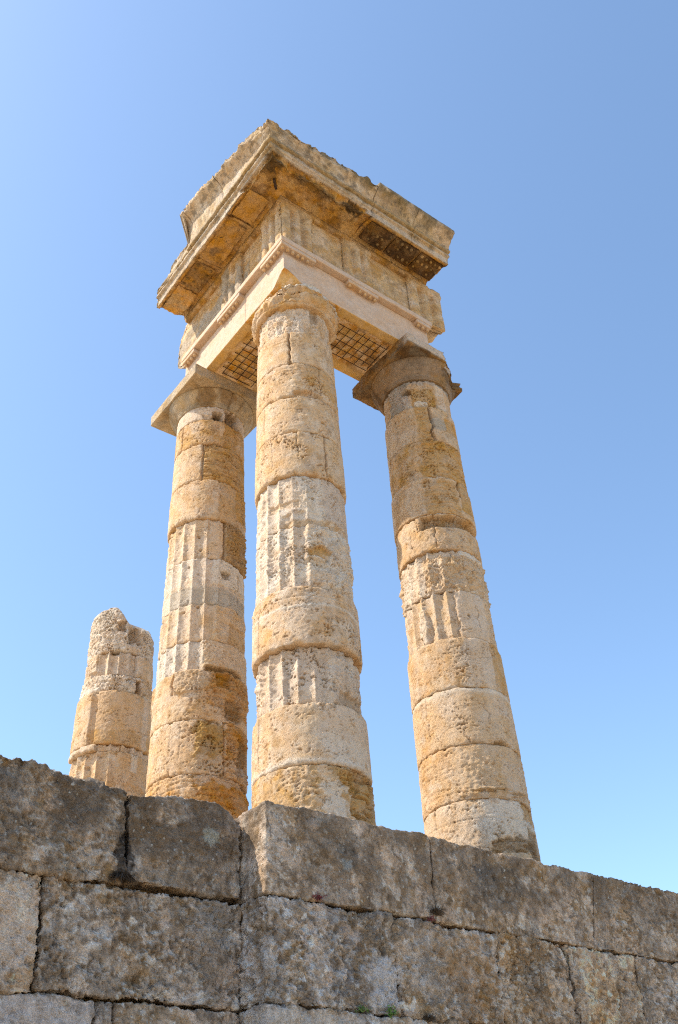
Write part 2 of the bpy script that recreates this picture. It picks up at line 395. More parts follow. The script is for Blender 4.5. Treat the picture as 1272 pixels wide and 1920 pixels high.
# ---- sweep of a closed profile (o,z) along one arm of the entablature
def arm_pt(arm, s, o, z):
    return np.stack([s, -o, z], 1) if arm == 'B' else np.stack([-o, s, z], 1)
def sweep(name, arms, prof, s0, s1, mat, parent, tintf, res=0.028, disp=0.008, sc=3, seed=1, mod=None, hi_d=0.35, mitre=False, jag=0.0, pit=0.0, octv=5):
    """arms: 'A' or 'B'; mitre -> starts on the 45 degree line; the corner piece passes both arms joined"""
    pts = []
    m = len(prof)
    for k in range(m):
        a, b = prof[k], prof[(k+1) % m]; c = max(1, int(math.hypot(b[0]-a[0], b[1]-a[1])/res))
        pts += [(a[0]+(b[0]-a[0])*t/c, a[1]+(b[1]-a[1])*t/c) for t in range(c)]
    pr = np.array(pts); npf = len(pr)
    cen = pr.mean(0)
    segs = []
    if mitre == 'both':
        na = max(2, int(abs(s0+1.5)/res)); nb = max(2, int(abs(s1+1.5)/res))
        u = np.concatenate([-np.linspace(1, 0, na+1), np.linspace(0, 1, nb+1)[1:]])  # -1..0 arm A, 0..1 arm B
    else:
        nb = max(2, int((s1-s0)/res)); u = np.linspace(0, 1, nb+1)
    capsc = [.05, .35, .7, .9]
    rowsU = [u[0]]*4+list(u)+[u[-1]]*4; rowsS = capsc+[1]*len(u)+capsc[::-1]
    nr = len(rowsU)
    U = np.repeat(rowsU, npf); SCL = np.repeat(rowsS, npf)
    O = cen[0]+(np.tile(pr[:, 0], nr)-cen[0])*SCL; Z = cen[1]+(np.tile(pr[:, 1], nr)-cen[1])*SCL
    if mitre == 'both':
        isA = U < 0
        sA = -O+(s0+O)*(-U); sB = -O+(s1+O)*U
        Sx = np.where(isA, sA, sB)
    else:
        isA = np.full(len(U), arms == 'A'); Sx = s0+(s1-s0)*U
    if jag:
        endm = np.where(U >= 1, 1.0, 0)-np.where(U <= -1, 0, 0)
    if mod is not None:
        Sx, O, Z = mod(Sx, O, Z, isA)
        if mitre == 'both': Sx = np.maximum(Sx, -O)
    V = np.where(isA[:, None], arm_pt('A', Sx, O, Z), arm_pt('B', Sx, O, Z))
    i = np.arange(nr-1)[:, None]*npf; j = np.arange(npf)[None, :]; j2 = (j+1) % npf
    Q = np.stack([i+j, i+j2, i+npf+j2, i+npf+j], -1).reshape(-1, 4)
    N = vnormals(V, Q)
    # orientation: make normals point outward
    cenV = V.mean(0)
    if np.mean(np.sum(N*(V-cenV), 1)) < 0: Q = Q[:, ::-1].copy(); N = -N
    P = V.copy()
    V = V+N*(disp*(fbm(P, sc, octv, seed, 0.55)+hi_d*fbm(P, sc*5, 3, seed+9)))[:, None]
    if pit: V = V-N*(pit*ss(0.1, 0.45, pn(P*18, seed+11))*ss(-0.2, 0.2, fbm(P, 2.5, 3, seed+12)))[:, None]
    return mesh_obj(name, V, Q, None, mat, parent, tintf(P))

def tint_layers(base, layers, seed=0):
    """layers: (colour, scale, threshold, softness, strength)"""
    def f(P):
        T = np.tile(np.asarray(base, float), (len(P), 1))
        for k, (c, sc, th, so, st) in enumerate(layers):
            T = mixc(T, c, st*ss(th-so, th+so, fbm(P, sc, 5, seed+k*7, 0.6)))
        return T
    return f
def spots(P, T, L):
    """stains of known place: (x,y,z,radius xyz or r, colour, strength)"""
    for (c, r, col, st) in L:
        d = np.sqrt((((P-np.array(c))/np.array(r))**2).sum(1)) + 0.45*fbm(P, 1.6/min(r), 5, 77, .65)
        T = mixc(T, col, st*ss(1.1, 0.75, d))
    return T

# ------------------------------------------------------------------ ground and terrace (setting)
def sheet(name, x0, x1, y0, y1, z, n, amp, tint, mat):
    gx = np.linspace(-1, 1, n); gx = np.sign(gx)*np.abs(gx)**2.2
    X, Y = np.meshgrid((x0+x1)/2+gx*(x1-x0)/2, (y0+y1)/2+gx*(y1-y0)/2, indexing='ij')
    P = np.stack([X.ravel(), Y.ravel(), np.zeros(n*n)], 1)
    V = P.copy(); V[:, 2] = z+amp*fbm(P, 0.25, 5, 3)
    b = (np.arange(n-1)[:, None]*n+np.arange(n-1)[None, :]).ravel()
    Q = np.stack([b, b+n, b+n+1, b+1], 1)
    o = mesh_obj(name, V, Q, None, mat, None, tint(P)); o['kind'] = 'structure'; return o
sheet('ground', -2500, 2500, -2500, 2500, -18.95, 260, 0.12, tint_layers((0.56, 0.42, 0.26), [((0.42, 0.33, 0.17), 0.3, 0.1, 0.3, 0.8), ((0.62, 0.48, 0.34), 1.2, 0.1, 0.2, 0.6)], 5), M_GROUND)
ter = rough_box('terrace_ground', (-14, -1.72, -18.9), (20, 40, Z_BASE), (0.25, 0.25, 0.5), M_GROUND, None,
                tint_layers((0.60, 0.44, 0.27), [((0.48, 0.36, 0.2), 0.8, 0.1, 0.3, 0.7)], 9), r0=0.05, disp=0.02, seed=4)
ter['kind'] = 'structure'

# ------------------------------------------------------------------ the three standing columns
def column(name, ck, label, specs, ph):
    cc = COLS[ck]
    root = thing(name, label, 'column', (cc[0], cc[1], Z_BASE), 'limestone columns of the ruined temple')
    for i, (yt, yb, kw) in enumerate(specs):
        zt = yt if isinstance(yt, float) else zj(ck, yt)
        zb = yb if isinstance(yb, float) else zj(ck, yb)
        kw = dict(kw); drum(root, ck, zt-0.002, zb+0.002, i, ph=kw.pop('ph', ph), **kw)
    return root
CK = 'C'
phC = fph('C', 577, 950)
Z = lambda *a, **k: zone(CK, *a, **k)
specC = [
 (-0.64, 618, dict(dr=-0.03, fl=0.6, rough=0.03, pit=0.012, chip=0.01, rag=0.02, tint=PALE, tint2=WARM, wear=0.7,
    zones=[Z(480, 604, 620, 640, depth=-0.02, rough=0.008, fl=0, tint=WARM, nz=.12), Z(585, 580, 600, 600, depth=.05, tint=BROWN, mix=.5), hole(CK, 594, 606, .03)])),
 (618, 678, dict(rough=0.006, pit=0.006, tint=CREAM, tint2=WARM, chip=.012,
    zones=[crack(CK, 541, 618, 680, .018, .10), hole(CK, 543, 676, .05, .08), crack(CK, 590, 600, 624, .01, .05), dict(hband=zj(CK, 636), w=.008, h=-.012), Z(492, 638, 540, 648, strat=.01), Z(590, 655, 640, 690, pit=.02, rough=.015)])),
 (678, 740, dict(rough=0.008, pit=0.012, tint=WARM, tint2=CREAM, chip=.022, rag=.016, strat=.004, dr=.004,
    zones=[crack(CK, 600, 688, 738, .012, .05), Z(575, 690, 660, 745, pit=.03, rough=.02, strat=.012, tint=OCHRE, mix=.4), Z(552, 733, 608, 746, depth=.09, soft=.04, nz=.04), dict(hband=zj(CK, 691), w=.007, h=-.01)])),
 (740, 807, dict(rough=0.006, pit=0.010, tint=CREAM, tint2=WARM, chip=.012, strat=.003,
    zones=[hole(CK, 607, 792, .035, .12, True), hole(CK, 613, 797, .025, .06, True), crack(CK, 494, 768, 815, .01, .03), Z(555, 762, 600, 775, pit=.03, depth=.01)])),
 (807, 889, dict(rough=0.012, pit=0.030, tint=WARM, tint2=CREAM, chip=.03, rag=.014, dr=.012,
    zones=[crack(CK, 608, 812, 892, .016, .09), crack(CK, 556, 806, 845, .01, .03), Z(612, 812, 650, 900, pit=.008, rough=.005, tint=CREAM), crack(CK, 510, 830, 880, .01, .02)])),
 (889, 982, dict(fl=1.0, dr=-.022, rough=0.007, pit=0.004, tint=PALE, tint2=WHITE, chip=.01, wear=.3,
    zones=[Z(488, 900, 520, 975, rough=.03, pit=.015, fl=.35, depth=.01), Z(608, 895, 660, 985, fl=0.15, rough=.02, tint=PINK), hole(CK, 586, 911, .022, .05, True), hole(CK, 588, 932, .03, .09, True), Z(500, 940, 560, 952, depth=.03, tint=CREAM, nz=.05), Z(530, 972, 640, 990, depth=.02, tint=OCHRE, mix=.5)])),
 (982, 1100, dict(fl=1.0, dr=-.02, rough=0.016, pit=0.014, tint=PALE, tint2=WHITE, chip=.012, wear=.2, rag=.01,
    zones=[Z(575, 985, 680, 1100, fl=.1, rough=.05, pit=.02), Z(578, 1022, 622, 1042, depth=.07, tint=OCHRE, round=True, nz=.1), Z(582, 1046, 618, 1066, depth=.05, tint=OCHRE, round=True, nz=.1), Z(560, 1040, 625, 1075, tint=WHITE, mix=.7, nz=.15), Z(475, 1050, 500, 1100, rough=.05, pit=.03), hole(CK, 545, 1098, .03, .05)])),
 (1100, 1208, dict(dr=.02, rough=0.010, pit=0.016, tint=WARM, tint2=PALE, chip=.02, rag=.012,
    zones=[dict(hband=zj(CK, 1136), w=.028, tint=WHITE, bend=.05, h=.006), dict(hband=zj(CK, 1119), w=.008, h=-.014), Z(580, 1160, 690, 1215, pit=.035, rough=.015), Z(478, 1100, 700, 1118, rough=.03, tint=PALE, nz=.1), crack(CK, 490, 1160, 1230, .012, .04), Z(478, 1196, 700, 1212, tint=CREAM)])),
 (1208, 1319, dict(fl=1.05, dr=-.055, rough=0.018, pit=0.035, tint=PALE, tint2=PINK, chip=.025, rag=.014, wear=.15,
    zones=[Z(470, 1205, 700, 1232, tint=BROWN, mix=.75, rough=.05, depth=.02, nz=.1), Z(615, 1240, 690, 1325, fl=.2, pit=.04, rough=.035), hole(CK, 538, 1320, .045, .09), Z(470, 1250, 490, 1320, rough=.06), Z(640, 1305, 690, 1330, depth=.05, tint=BROWN, mix=.4)])),
 (1319, 1436, dict(dr=.0, rough=0.008, pit=0.010, tint=CREAM, tint2=WARM, chip=.014,
    zones=[crack(CK, 491, 1345, 1450, .012, .05), crack(CK, 679, 1350, 1400, .012, .03), dict(hband=zj(CK, 1430), w=.045, tint=WHITE, bend=.06, h=.004), Z(600, 1330, 690, 1430, tint=PALE, mix=.8, nz=.2), Z(600, 1390, 680, 1430, tint=WHITE, mix=.5, nz=.2), Z(520, 1350, 600, 1420, pit=.014)])),
 (1436, Z_BASE, dict(dr=-.004, rough=0.020, pit=0.012, tint=CREAM, tint2=OCHRE, chip=.012, strat=.008,
    zones=[Z(632, 1445, 672, 1480, depth=.05, strat=.05, tint=OCHRE, nz=.12, rough=.04), Z(652, 1452, 715, 1545, depth=.08, strat=.08, rough=.06, tint=OCHRE, mix=.7, nz=.12), Z(600, 1470, 645, 1540, tint=WHITE, mix=.75, nz=.15, strat=.0)])),
]
colC = column('ruined_column', 'C', 'tall middle column under the entablature corner, its capital broken round and whitish on top', specC, phC)
CK = 'L'
phL = fph('L', 385, 1107)
specL = [
 (-0.72, 782, dict(dr=.0, rough=0.006, pit=0.003, tint=PALE, tint2=PINK, rag=.05, chip=.02,
    zones=[Z(400, 770, 420, 790, depth=.28, tint=DARK, mix=.5, soft=.02, nz=.03), Z(424, 772, 450, 800, depth=.20, tint=BROWN, mix=.7, nz=.1), Z(380, 776, 405, 788, depth=.06, nz=.08)])),
 (782, 829, dict(dr=.0, rough=0.012, pit=0.010, tint=WARM, tint2=OCHRE, rag=.025, chip=.03,
    zones=[crack(CK, 341, 790, 850, .014, .07), Z(425, 785, 450, 850, depth=.05, rough=.04, tint=OCHRE, nz=.1)])),
 (829, 897, dict(rough=0.008, pit=0.006, tint=CREAM, tint2=WARM, chip=.02,
    zones=[crack(CK, 381, 829, 900, .018, .10), Z(383, 828, 470, 905, rough=.03, strat=.045, pit=.02, depth=.02, tint=OCHRE, mix=.8, soft=.02, nz=.02)])),
 (897, 970, dict(rough=0.008, pit=0.008, tint=CREAM, tint2=WARM, chip=.022, rag=.012, dr=.012,
    zones=[Z(414, 890, 450, 985, depth=.02, rough=.03, tint=OCHRE, mix=.5), hole(CK, 422, 947, .03, .05), hole(CK, 439, 912, .04, .07), Z(445, 900, 470, 990, rough=.04, pit=.03, tint=OCHRE)])),
 (970, 1043, dict(fl=.85, dr=-.02, wear=.25, rough=0.010, pit=0.004, tint=CREAM, tint2=PALE, chip=.012,
    zones=[hole(CK, 333, 997, .035, .05), hole(CK, 372, 1004, .04, .08), hole(CK, 376, 1028, .04, .08), Z(395, 975, 422, 1045, fl=.2, tint=CREAM), Z(424, 975, 475, 1100, depth=-.03, rough=.05, pit=.05, fl=0, tint=OCHRE*.8, mix=.8, nz=.05, strat=.03), crack(CK, 424, 975, 1050, .02, .08)])),
 (1043, 1130, dict(fl=.85, dr=-.012, wear=.25, rough=0.010, pit=0.004, tint=PALE, tint2=WHITE, chip=.01,
    zones=[Z(320, 1098, 460, 1140, tint=GREY*1.35, mix=.75, nz=.08), Z(400, 1050, 460, 1100, fl=.3, tint=WHITE), hole(CK, 352, 1061, .03, .05), hole(CK, 371, 1074, .025, .05), Z(416, 1072, 432, 1083, depth=.09, tint=BROWN, mix=.5), Z(440, 1040, 470, 1075, depth=.04), crack(CK, 449, 1080, 1140, .02, .06)])),
 (1130, 1200, dict(fl=.85, dr=-.002, wear=.25, rough=0.011, pit=0.005, tint=CREAM, tint2=PALE, chip=.012, rag=.012,
    zones=[hole(CK, 344, 1147, .03, .05), hole(CK, 371, 1136, .035, .06), Z(405, 1130, 470, 1215, fl=.1, rough=.035, strat=.015, tint=CREAM, nz=.1), Z(430, 1180, 470, 1225, depth=.05, tint=OCHRE, mix=.5)])),
 (1200, 1257, dict(fl=.9, dr=.0, rough=0.012, pit=0.006, tint=PALE, tint2=WHITE, chip=.016,
    zones=[Z(383, 1195, 470, 1275, fl=0, rough=.025, tint=CREAM, depth=-.01), Z(388, 1255, 450, 1272, depth=.12, tint=BROWN, mix=.7, nz=.06)])),
 (1257, 1350, dict(dr=.012, rough=0.014, pit=0.010, tint=WARM, tint2=CREAM, tmix=.5, chip=.015, rag=.012,
    zones=[Z(296, 1262, 328, 1310, depth=-.03, tint=CREAM*.85, nz=.06, rough=.01), crack(CK, 328, 1268, 1305, .02, .10, .05), crack(CK, 371, 1260, 1320, .008, .015), Z(392, 1264, 480, 1345, rough=.06, strat=.03, depth=.02, tint=ORANGE, mix=.55, nz=.18, soft=.15), Z(420, 1315, 450, 1352, depth=.07, tint=BROWN, mix=.6, nz=.1), Z(405, 1265, 430, 1290, depth=.06, tint=ORANGE*.7)])),
 (1350, 1453, dict(dr=.012, rough=0.010, pit=0.010, tint=CREAM, tint2=WARM, chip=.014, rag=.010,
    zones=[crack(CK, 324, 1355, 1420, .008, .012), crack(CK, 341, 1355, 1430, .008, .012), Z(367, 1352, 420, 1450, pit=.05, rough=.04, tint=np.array([.42, .25, .08]), mix=.75, nz=.12), crack(CK, 419, 1352, 1455, .016, .07), Z(421, 1352, 480, 1500, rough=.06, pit=.03, tint=ORANGE, mix=.65, strat=.03), Z(440, 1400, 475, 1470, depth=.08, tint=BROWN, mix=.75, nz=.15), Z(385, 1350, 412, 1362, depth=.06, tint=BROWN), Z(280, 1425, 365, 1462, tint=PALE, mix=.5, nz=.15)])),
 (1453, Z_BASE, dict(dr=.0, rough=0.022, pit=0.010, tint=WARM, tint2=ORANGE, tmix=.4, chip=.012, strat=.012,
    zones=[Z(368, 1452, 475, 1530, rough=.045, strat=.03, tint=ORANGE, mix=.7, nz=.15), Z(446, 1478, 475, 1500, depth=.1, tint=BROWN), Z(276, 1450, 366, 1475, tint=PALE, mix=.6, nz=.1)])),
]
colL = column('ruined_column', 'L', 'tall left column with wide intact square abacus and orange stains down its right side', specL, phL)
CK = 'R'
phR = fph('R', 849, 1190)
specR = [
 (-0.86, 758, dict(dr=-.015, rough=0.020, pit=0.015, tint=PINK*.8, tint2=GREY, rag=.02, chip=.02, fl=.3,
    zones=[Z(722, 728, 760, 770, depth=.02, tint=WARM), Z(746, 726, 768, 738, depth=.16, tint=DARK, mix=.4, round=True, soft=.03), Z(766, 722, 816, 760, rough=.05, pit=.05, tint=OCHRE, nz=.05), Z(820, 722, 835, 765, tint=PALE, nz=.1), Z(776, 748, 803, 758, tint=WHITE, mix=.9, depth=-.01, nz=.03)])),
 (758, 824, dict(rough=0.008, pit=0.006, tint=CREAM*.92, tint2=WARM, chip=.02, rag=.012,
    zones=[Z(776, 760, 806, 826, rough=.035, pit=.04, strat=.02, tint=OCHRE, mix=.7, nz=.05), crack(CK, 805, 758, 828, .026, .16, .04), hole(CK, 806, 822, .075, .18), Z(806, 782, 838, 803, tint=GREY*1.2, mix=.8, round=True, depth=-.008), crack(CK, 738, 790, 805, .012, .04, .05), Z(838, 790, 860, 812, depth=.04, tint=OCHRE)])),
 (824, 894, dict(rough=0.020, pit=0.020, tint=WARM, tint2=OCHRE, chip=.016, rag=.012,
    zones=[Z(785, 822, 860, 900, rough=.045, pit=.05, strat=.02, tint=OCHRE, mix=.6, nz=.1), Z(725, 850, 775, 915, fl=.3, rough=.015)])),
 (894, 962, dict(dr=.022, rough=0.008, pit=0.006, tint=CREAM, tint2=WARM, chip=.012, rag=.01,
    zones=[dict(hband=zj(CK, 903), w=.01, h=-.015), Z(792, 900, 856, 964, rough=.03, pit=.03, strat=.02, depth=.02, tint=OCHRE, mix=.6, nz=.1), crack(CK, 858, 898, 930, .032, .15, .05), Z(858, 900, 900, 965, depth=.02, rough=.035, tint=OCHRE)])),
 (962, 1030, dict(dr=.0, rough=0.018, pit=0.038, tint=WARM, tint2=CREAM, chip=.02, rag=.01,
    zones=[crack(CK, 811, 962, 1028, .01, .05, .04), Z(738, 984, 788, 1008, depth=.17, soft=.03, tint=BROWN, mix=.4, nz=.03), Z(745, 1000, 800, 1050, pit=.01)])),
 (1030, 1107, dict(dr=-.02, fl=.95, rough=0.022, pit=0.016, tint=PALE, tint2=WHITE, wear=.3, chip=.012, rag=.012,
    zones=[crack(CK, 843, 1030, 1055, .01, .04, .05), Z(860, 1030, 910, 1110, fl=.1, tint=WHITE, rough=.02, depth=-.01), Z(750, 1060, 790, 1130, rough=.07, depth=-.01, tint=CREAM)])),
 (1107, 1197, dict(dr=-.018, fl=1.1, rough=0.010, pit=0.006, tint=CREAM, tint2=PALE, chip=.014,
    zones=[Z(851, 1105, 960, 1205, fl=.1, rough=.012, tint=PALE), hole(CK, 880, 1153, .03, .08), crack(CK, 894, 1135, 1180, .012, .04, .04), Z(905, 1130, 940, 1215, rough=.04, pit=.03, tint=CREAM), Z(783, 1150, 800, 1215, fl=.0, depth=-.015, tint=WHITE, mix=.5, round=True)])),
 (1197, 1291, dict(dr=.015, rough=0.008, pit=0.008, tint=CREAM, tint2=WARM, chip=.014,
    zones=[Z(868, 1200, 918, 1290, tint=PALE, mix=.7, nz=.12), Z(915, 1210, 955, 1300, rough=.03, pit=.02, depth=.015, tint=OCHRE, mix=.6, soft=.03, nz=.03), Z(800, 1288, 960, 1300, tint=WHITE, mix=.6, nz=.1), Z(855, 1210, 875, 1280, pit=.02)])),
 (1291, 1398, dict(dr=.012, rough=0.009, pit=0.008, tint=WARM, tint2=CREAM, chip=.012,
    zones=[dict(hband=zj(CK, 1296), w=.06, tint=WHITE, mix=.7, bend=.1), crack(CK, 906, 1310, 1360, .01, .03, .05), crack(CK, 802, 1315, 1400, .01, .03), Z(786, 1310, 802, 1420, tint=CREAM), Z(850, 1340, 900, 1395, pit=.025), Z(815, 1300, 850, 1360, tint=PALE, mix=.5, nz=.2), Z(925, 1395, 950, 1412, depth=.08, tint=BROWN, nz=.05), Z(908, 1312, 960, 1345, tint=PALE, mix=.5, nz=.1)])),
 (1398, 1500, dict(dr=.004, rough=0.012, pit=0.008, strat=.01, tint=WARM, tint2=CREAM, chip=.012,
    zones=[Z(858, 1412, 990, 1490, strat=.06, rough=.025, tint=OCHRE, mix=.35, nz=.12), Z(790, 1420, 850, 1500, tint=CREAM, strat=.0), Z(940, 1440, 985, 1500, tint=PALE, mix=.6, nz=.1), crack(CK, 970, 1460, 1500, .02, .06)])),
 (1500, Z_BASE, dict(dr=.0, rough=0.012, pit=0.010, tint=CREAM, tint2=PALE, chip=.010,
    zones=[crack(CK, 820, 1520, 1570, .01, .03), Z(895, 1505, 985, 1570, tint=WHITE, mix=.85, nz=.2, rough=.01), Z(970, 1510, 1010, 1550, depth=.04, rough=.04, tint=OCHRE, nz=.12), Z(925, 1572, 1015, 1600, strat=.05, depth=.03, rough=.05, tint=BROWN, mix=.6, nz=.15), dict(hband=zj(CK, 1537), w=.008, h=-.012), Z(985, 1570, 1020, 1620, depth=.05, tint=BROWN, mix=.6)])),
]
colR = column('ruined_column', 'R', 'tall right column with dark brown half broken abacus under the right end of the entablature', specR, phR)
CK = 'S'
phS = fph('S', 223, 1242)
def stump_top(PHI, Z_, R, P):
    zt = zj('S', 1218)
    h = Z_-zt-.02
    a_r = fph('S', 283, 1200)
    right = ss(1.2, 0.6, np.abs(wrap(PHI-a_r)))
    top = zj('S', 1138)
    lim = top+0.10-right*0.50
    k = np.clip(h/(lim-zt), 0, 2)
    R = R*np.where(h > 0, np.sqrt(np.clip(1-np.clip(k-0.8, 0, 1)**2*6, 0.05, 1)), 1)
    Z_ = np.minimum(Z_, lim+0.06*fbm(P, 3, 4, 5))
    return Z_, R
specS = [
 (zj('S', 1138)+0.22, 1218, dict(dr=-.09, rough=0.050, pit=0.045, tint=PALE, tint2=WHITE, chip=.05, rag=.03, topf=stump_top, strat=.01,
    zones=[Z(222, 1160, 240, 1182, depth=.14, tint=BROWN, mix=.4, nz=.1, soft=.08), Z(246, 1170, 275, 1204, depth=.18, tint=BROWN, mix=.4, nz=.1, soft=.1), Z(175, 1140, 215, 1180, tint=GREY*1.5, mix=.5, nz=.2), hole(CK, 193, 1191, .05)])),
 (1218, 1261, dict(fl=1.2, dr=-.07, rough=0.008, pit=0.004, tint=CREAM, tint2=PALE, chip=.014,
    zones=[Z(165, 1224, 181, 1258, rough=.03, fl=0, pit=.02, depth=-.01, nz=.02), Z(206, 1214, 224, 1222, depth=.12, tint=BROWN, mix=.5), crack(CK, 262, 1220, 1275, .014, .05), Z(263, 1235, 300, 1280, fl=0, depth=-.015)])),
 (1261, 1294, dict(dr=-.04, rough=0.035, pit=0.02, tint=WHITE, tint2=PALE, chip=.05, rag=.03,
    zones=[Z(150, 1265, 190, 1300, rough=.06, pit=.04), Z(258, 1275, 268, 1305, depth=.15, tint=BROWN, nz=.05), Z(268, 1280, 295, 1310, rough=.07, tint=OCHRE, mix=.4)])),
 (1294, 1394, dict(dr=.02, rough=0.008, pit=0.016, tint=WARM, tint2=CREAM, chip=.02,
    zones=[Z(130, 1300, 176, 1410, fl=1.1, depth=.02, rough=.01, pit=.004, tint=CREAM, nz=.02, soft=.03), Z(186, 1296, 300, 1410, fl=0, nz=.01, soft=.02, tint=WARM, mix=.6), hole(CK, 183, 1312, .035, .07), hole(CK, 181, 1331, .05, .09), Z(145, 1375, 170, 1400, tint=OCHRE, mix=.6, nz=.1), Z(271, 1300, 280, 1420, tint=PALE, mix=.7)])),
 (1394, 1407, dict(dr=.035, rough=0.006, pit=0.004, tint=PALE, tint2=CREAM, chip=.02,
    zones=[Z(130, 1390, 181, 1415, fl=1.0, depth=.05, soft=.02, nz=.01), crack(CK, 229, 1392, 1412, .015, .06)])),
 (1407, Z_BASE, dict(fl=1.0, dr=-.02, rough=0.010, pit=0.008, tint=CREAM, tint2=WARM, chip=.012,
    zones=[hole(CK, 163, 1418, .04, .07), hole(CK, 163, 1440, .05, .08), Z(225, 1405, 300, 1480, fl=.25, rough=.015, tint=WARM), Z(206, 1413, 218, 1420, tint=WHITE), Z(247, 1415, 260, 1450, tint=WHITE, mix=.7, nz=.04)])),
]
colS = column('ruined_column', 'S', 'short broken column stump with rounded rough top, carrying nothing, left of the tall columns', specS, phS)

# ---- capitals
def ech_prof(zb, zt, r0, r1, back=0.3):
    p = [(0.25, zb), (r0-0.01, zb)]
    # annulets
    for k in range(3): p += [(r0+0.004+0.012*k, zb+0.004+0.026*k), (r0+0.014+0.012*k, zb+0.018+0.026*k), (r0+0.008+0.012*k, zb+0.026+0.026*k)]
    z0 = zb+0.09; ra = r0+0.04
    for k in range(1, 9):
        t = k/8; p.append((ra+(r1-ra)*(t**1.0)+.02*math.sin(math.pi*t), z0+(zt-z0)*t))
    p += [(r1-0.03, zt+0.004), (0.25, zt+0.004)]
    return p
AB = 1.108; HAB = 0.33
# middle column: abacus broken round
def t_abC(P):
    T = tint_layers(WARM, [(OCHRE, 2, .0, .2, .6), (CREAM, 3, .1, .2, .6)], 4)(P)
    return mixc(T, WHITE, 0.9*ss(-0.22, -0.14, P[:, 2]+.08*fbm(P, 4, 5, 2, .6)))
def broken_faces(V, P):
    V = V.copy()
    for (d, off, tilt, am) in ((-2.95, .90, .35, .07), (-2.35, .95, -.30, .08), (-1.75, 1.00, .10, .06), (-1.15, .98, .35, .07), (-.5, 1.02, -.1, .08), (2.75, .86, .5, .11), (2.3, .95, .1, .08), (.3, 1.0, .1, .1), (1.4, 1.0, -.2, .1)):
        u = V[:, 0]*math.cos(d)+V[:, 1]*math.sin(d)+tilt*(V[:, 2]+.30)
        lim = np.maximum(off-am*.3+am*fbm(P, 4, 5, 7, .65), .87)
        k = np.maximum(u-lim, 0); V[:, 0] -= k*math.cos(d); V[:, 1] -= k*math.sin(d)
    return V
def abC_mod(V, PHI, P):
    V = V.copy(); x, y = V[:, 0], V[:, 1]
    V = broken_faces(V, P)
    a = np.arctan2(V[:, 1], V[:, 0]); r = np.hypot(V[:, 0], V[:, 1])
    near = ss(0.75, 0.25, np.abs(wrap(a-(-2.45))))
    top = -.02-.17*near-.05*ss(.6, .2, np.abs(wrap(a-(-3.0))))+.09*fbm(P, 3.5, 5, 8, .65)
    top = np.minimum(top, -.006)
    V[:, 2] = np.where((r > .55), np.minimum(V[:, 2], top), V[:, 2])
    return V
lathe('echinus', colC, 'C', [(.25, -.67), (.835, -.67), (.87, -.655), (.885, -.63), (.865, -.60), (.93, -.52), (.985, -.42), (.99, -HAB), (.25, -HAB)], M_SHAFT,
      tint_layers(WARM, [(CREAM, 1.5, 0.0, .2, .8), (OCHRE, 2, .1, .2, .6)], 3), disp=.06, seed=12, fine=.4, mod=lambda V, PHI, P: np.where((V[:, 2] > -.56)[:, None], broken_faces(V, P), V))
lathe('abacus', colC, 'C', [(.3, -HAB-.02), (.965, -HAB-.02), (.99, -HAB+.05), (1.06, -.20), (1.06, -.08), (1.0, -.004), (.3, -.004)], M_SHAFT, t_abC, disp=.11, seed=21, mod=abC_mod, fine=.4)
# left column: intact grey abacus, cracked
tL = tint_layers(np.array([0.53, 0.395, 0.25]), [(np.array([0.32, 0.22, 0.12]), 1.3, .05, .25, .8), (GREY, 2.5, .1, .2, .5), (np.array([.5, .42, .33]), .8, .1, .2, .5)], 6)
def tLe(P):
    T = tL(P)
    return spots(P, T, [((-.55, SA-.75, -.5), (.25, .3, .3), BROWN, .8), ((-.1, SA-1.0, -.45), (.25, .3, .25), BROWN, .7)])
def ecrack(V, PHI, P):
    a = np.arctan2(P[:, 1]-SA, P[:, 0])
    d = np.abs(wrap(a-fph('L', 431, 745)))*.95 - .03*pn(P*6, 3); d2 = np.abs(wrap(a-fph('L', 447, 745)-.25*(P[:, 2]+.6)))*.95-.03*pn(P*5, 9)
    k = 1-.07*np.exp(-(d/.022)**2)-.05*np.exp(-(d2/.018)**2)
    V = V.copy(); V[:, 0] *= k; V[:, 1] = SA+(V[:, 1]-SA)*k; return V
lathe('echinus', colL, 'L', ech_prof(-0.74, -HAB, 0.83, 1.07), M_CORNICE, tLe, disp=.006, seed=31, mod=ecrack)
rough_box('abacus', (-AB, SA-AB, -HAB), (AB, SA+AB, -0.004), .026, M_CORNICE, colL, tL, r0=.012, disp=.008, seed=33, loc=(0, SA, Z_BASE))
# right column: dark abacus with broken corner
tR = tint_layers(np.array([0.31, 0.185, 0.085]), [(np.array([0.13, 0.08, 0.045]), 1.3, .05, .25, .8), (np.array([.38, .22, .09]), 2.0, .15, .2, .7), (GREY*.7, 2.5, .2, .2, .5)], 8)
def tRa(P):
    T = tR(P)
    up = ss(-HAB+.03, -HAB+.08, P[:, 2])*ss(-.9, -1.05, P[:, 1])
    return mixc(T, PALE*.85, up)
def brokenR(V, W, r0):
    x = V[:, 0]-S; y = V[:, 1]; R = np.hypot(x, y); a = np.degrees(np.arctan2(y, x))
    n1 = fbm(W, 3, 5, 61, .6)
    win = ss(-90, -84, a+6*n1)*ss(-24, -30, a+6*n1)
    lim = r0+.07*n1+2.0*(1-win)
    k = np.minimum(1, lim/np.maximum(R, 1e-6))
    V = V.copy(); V[:, 0] = S+x*k; V[:, 1] = y*k
    return V
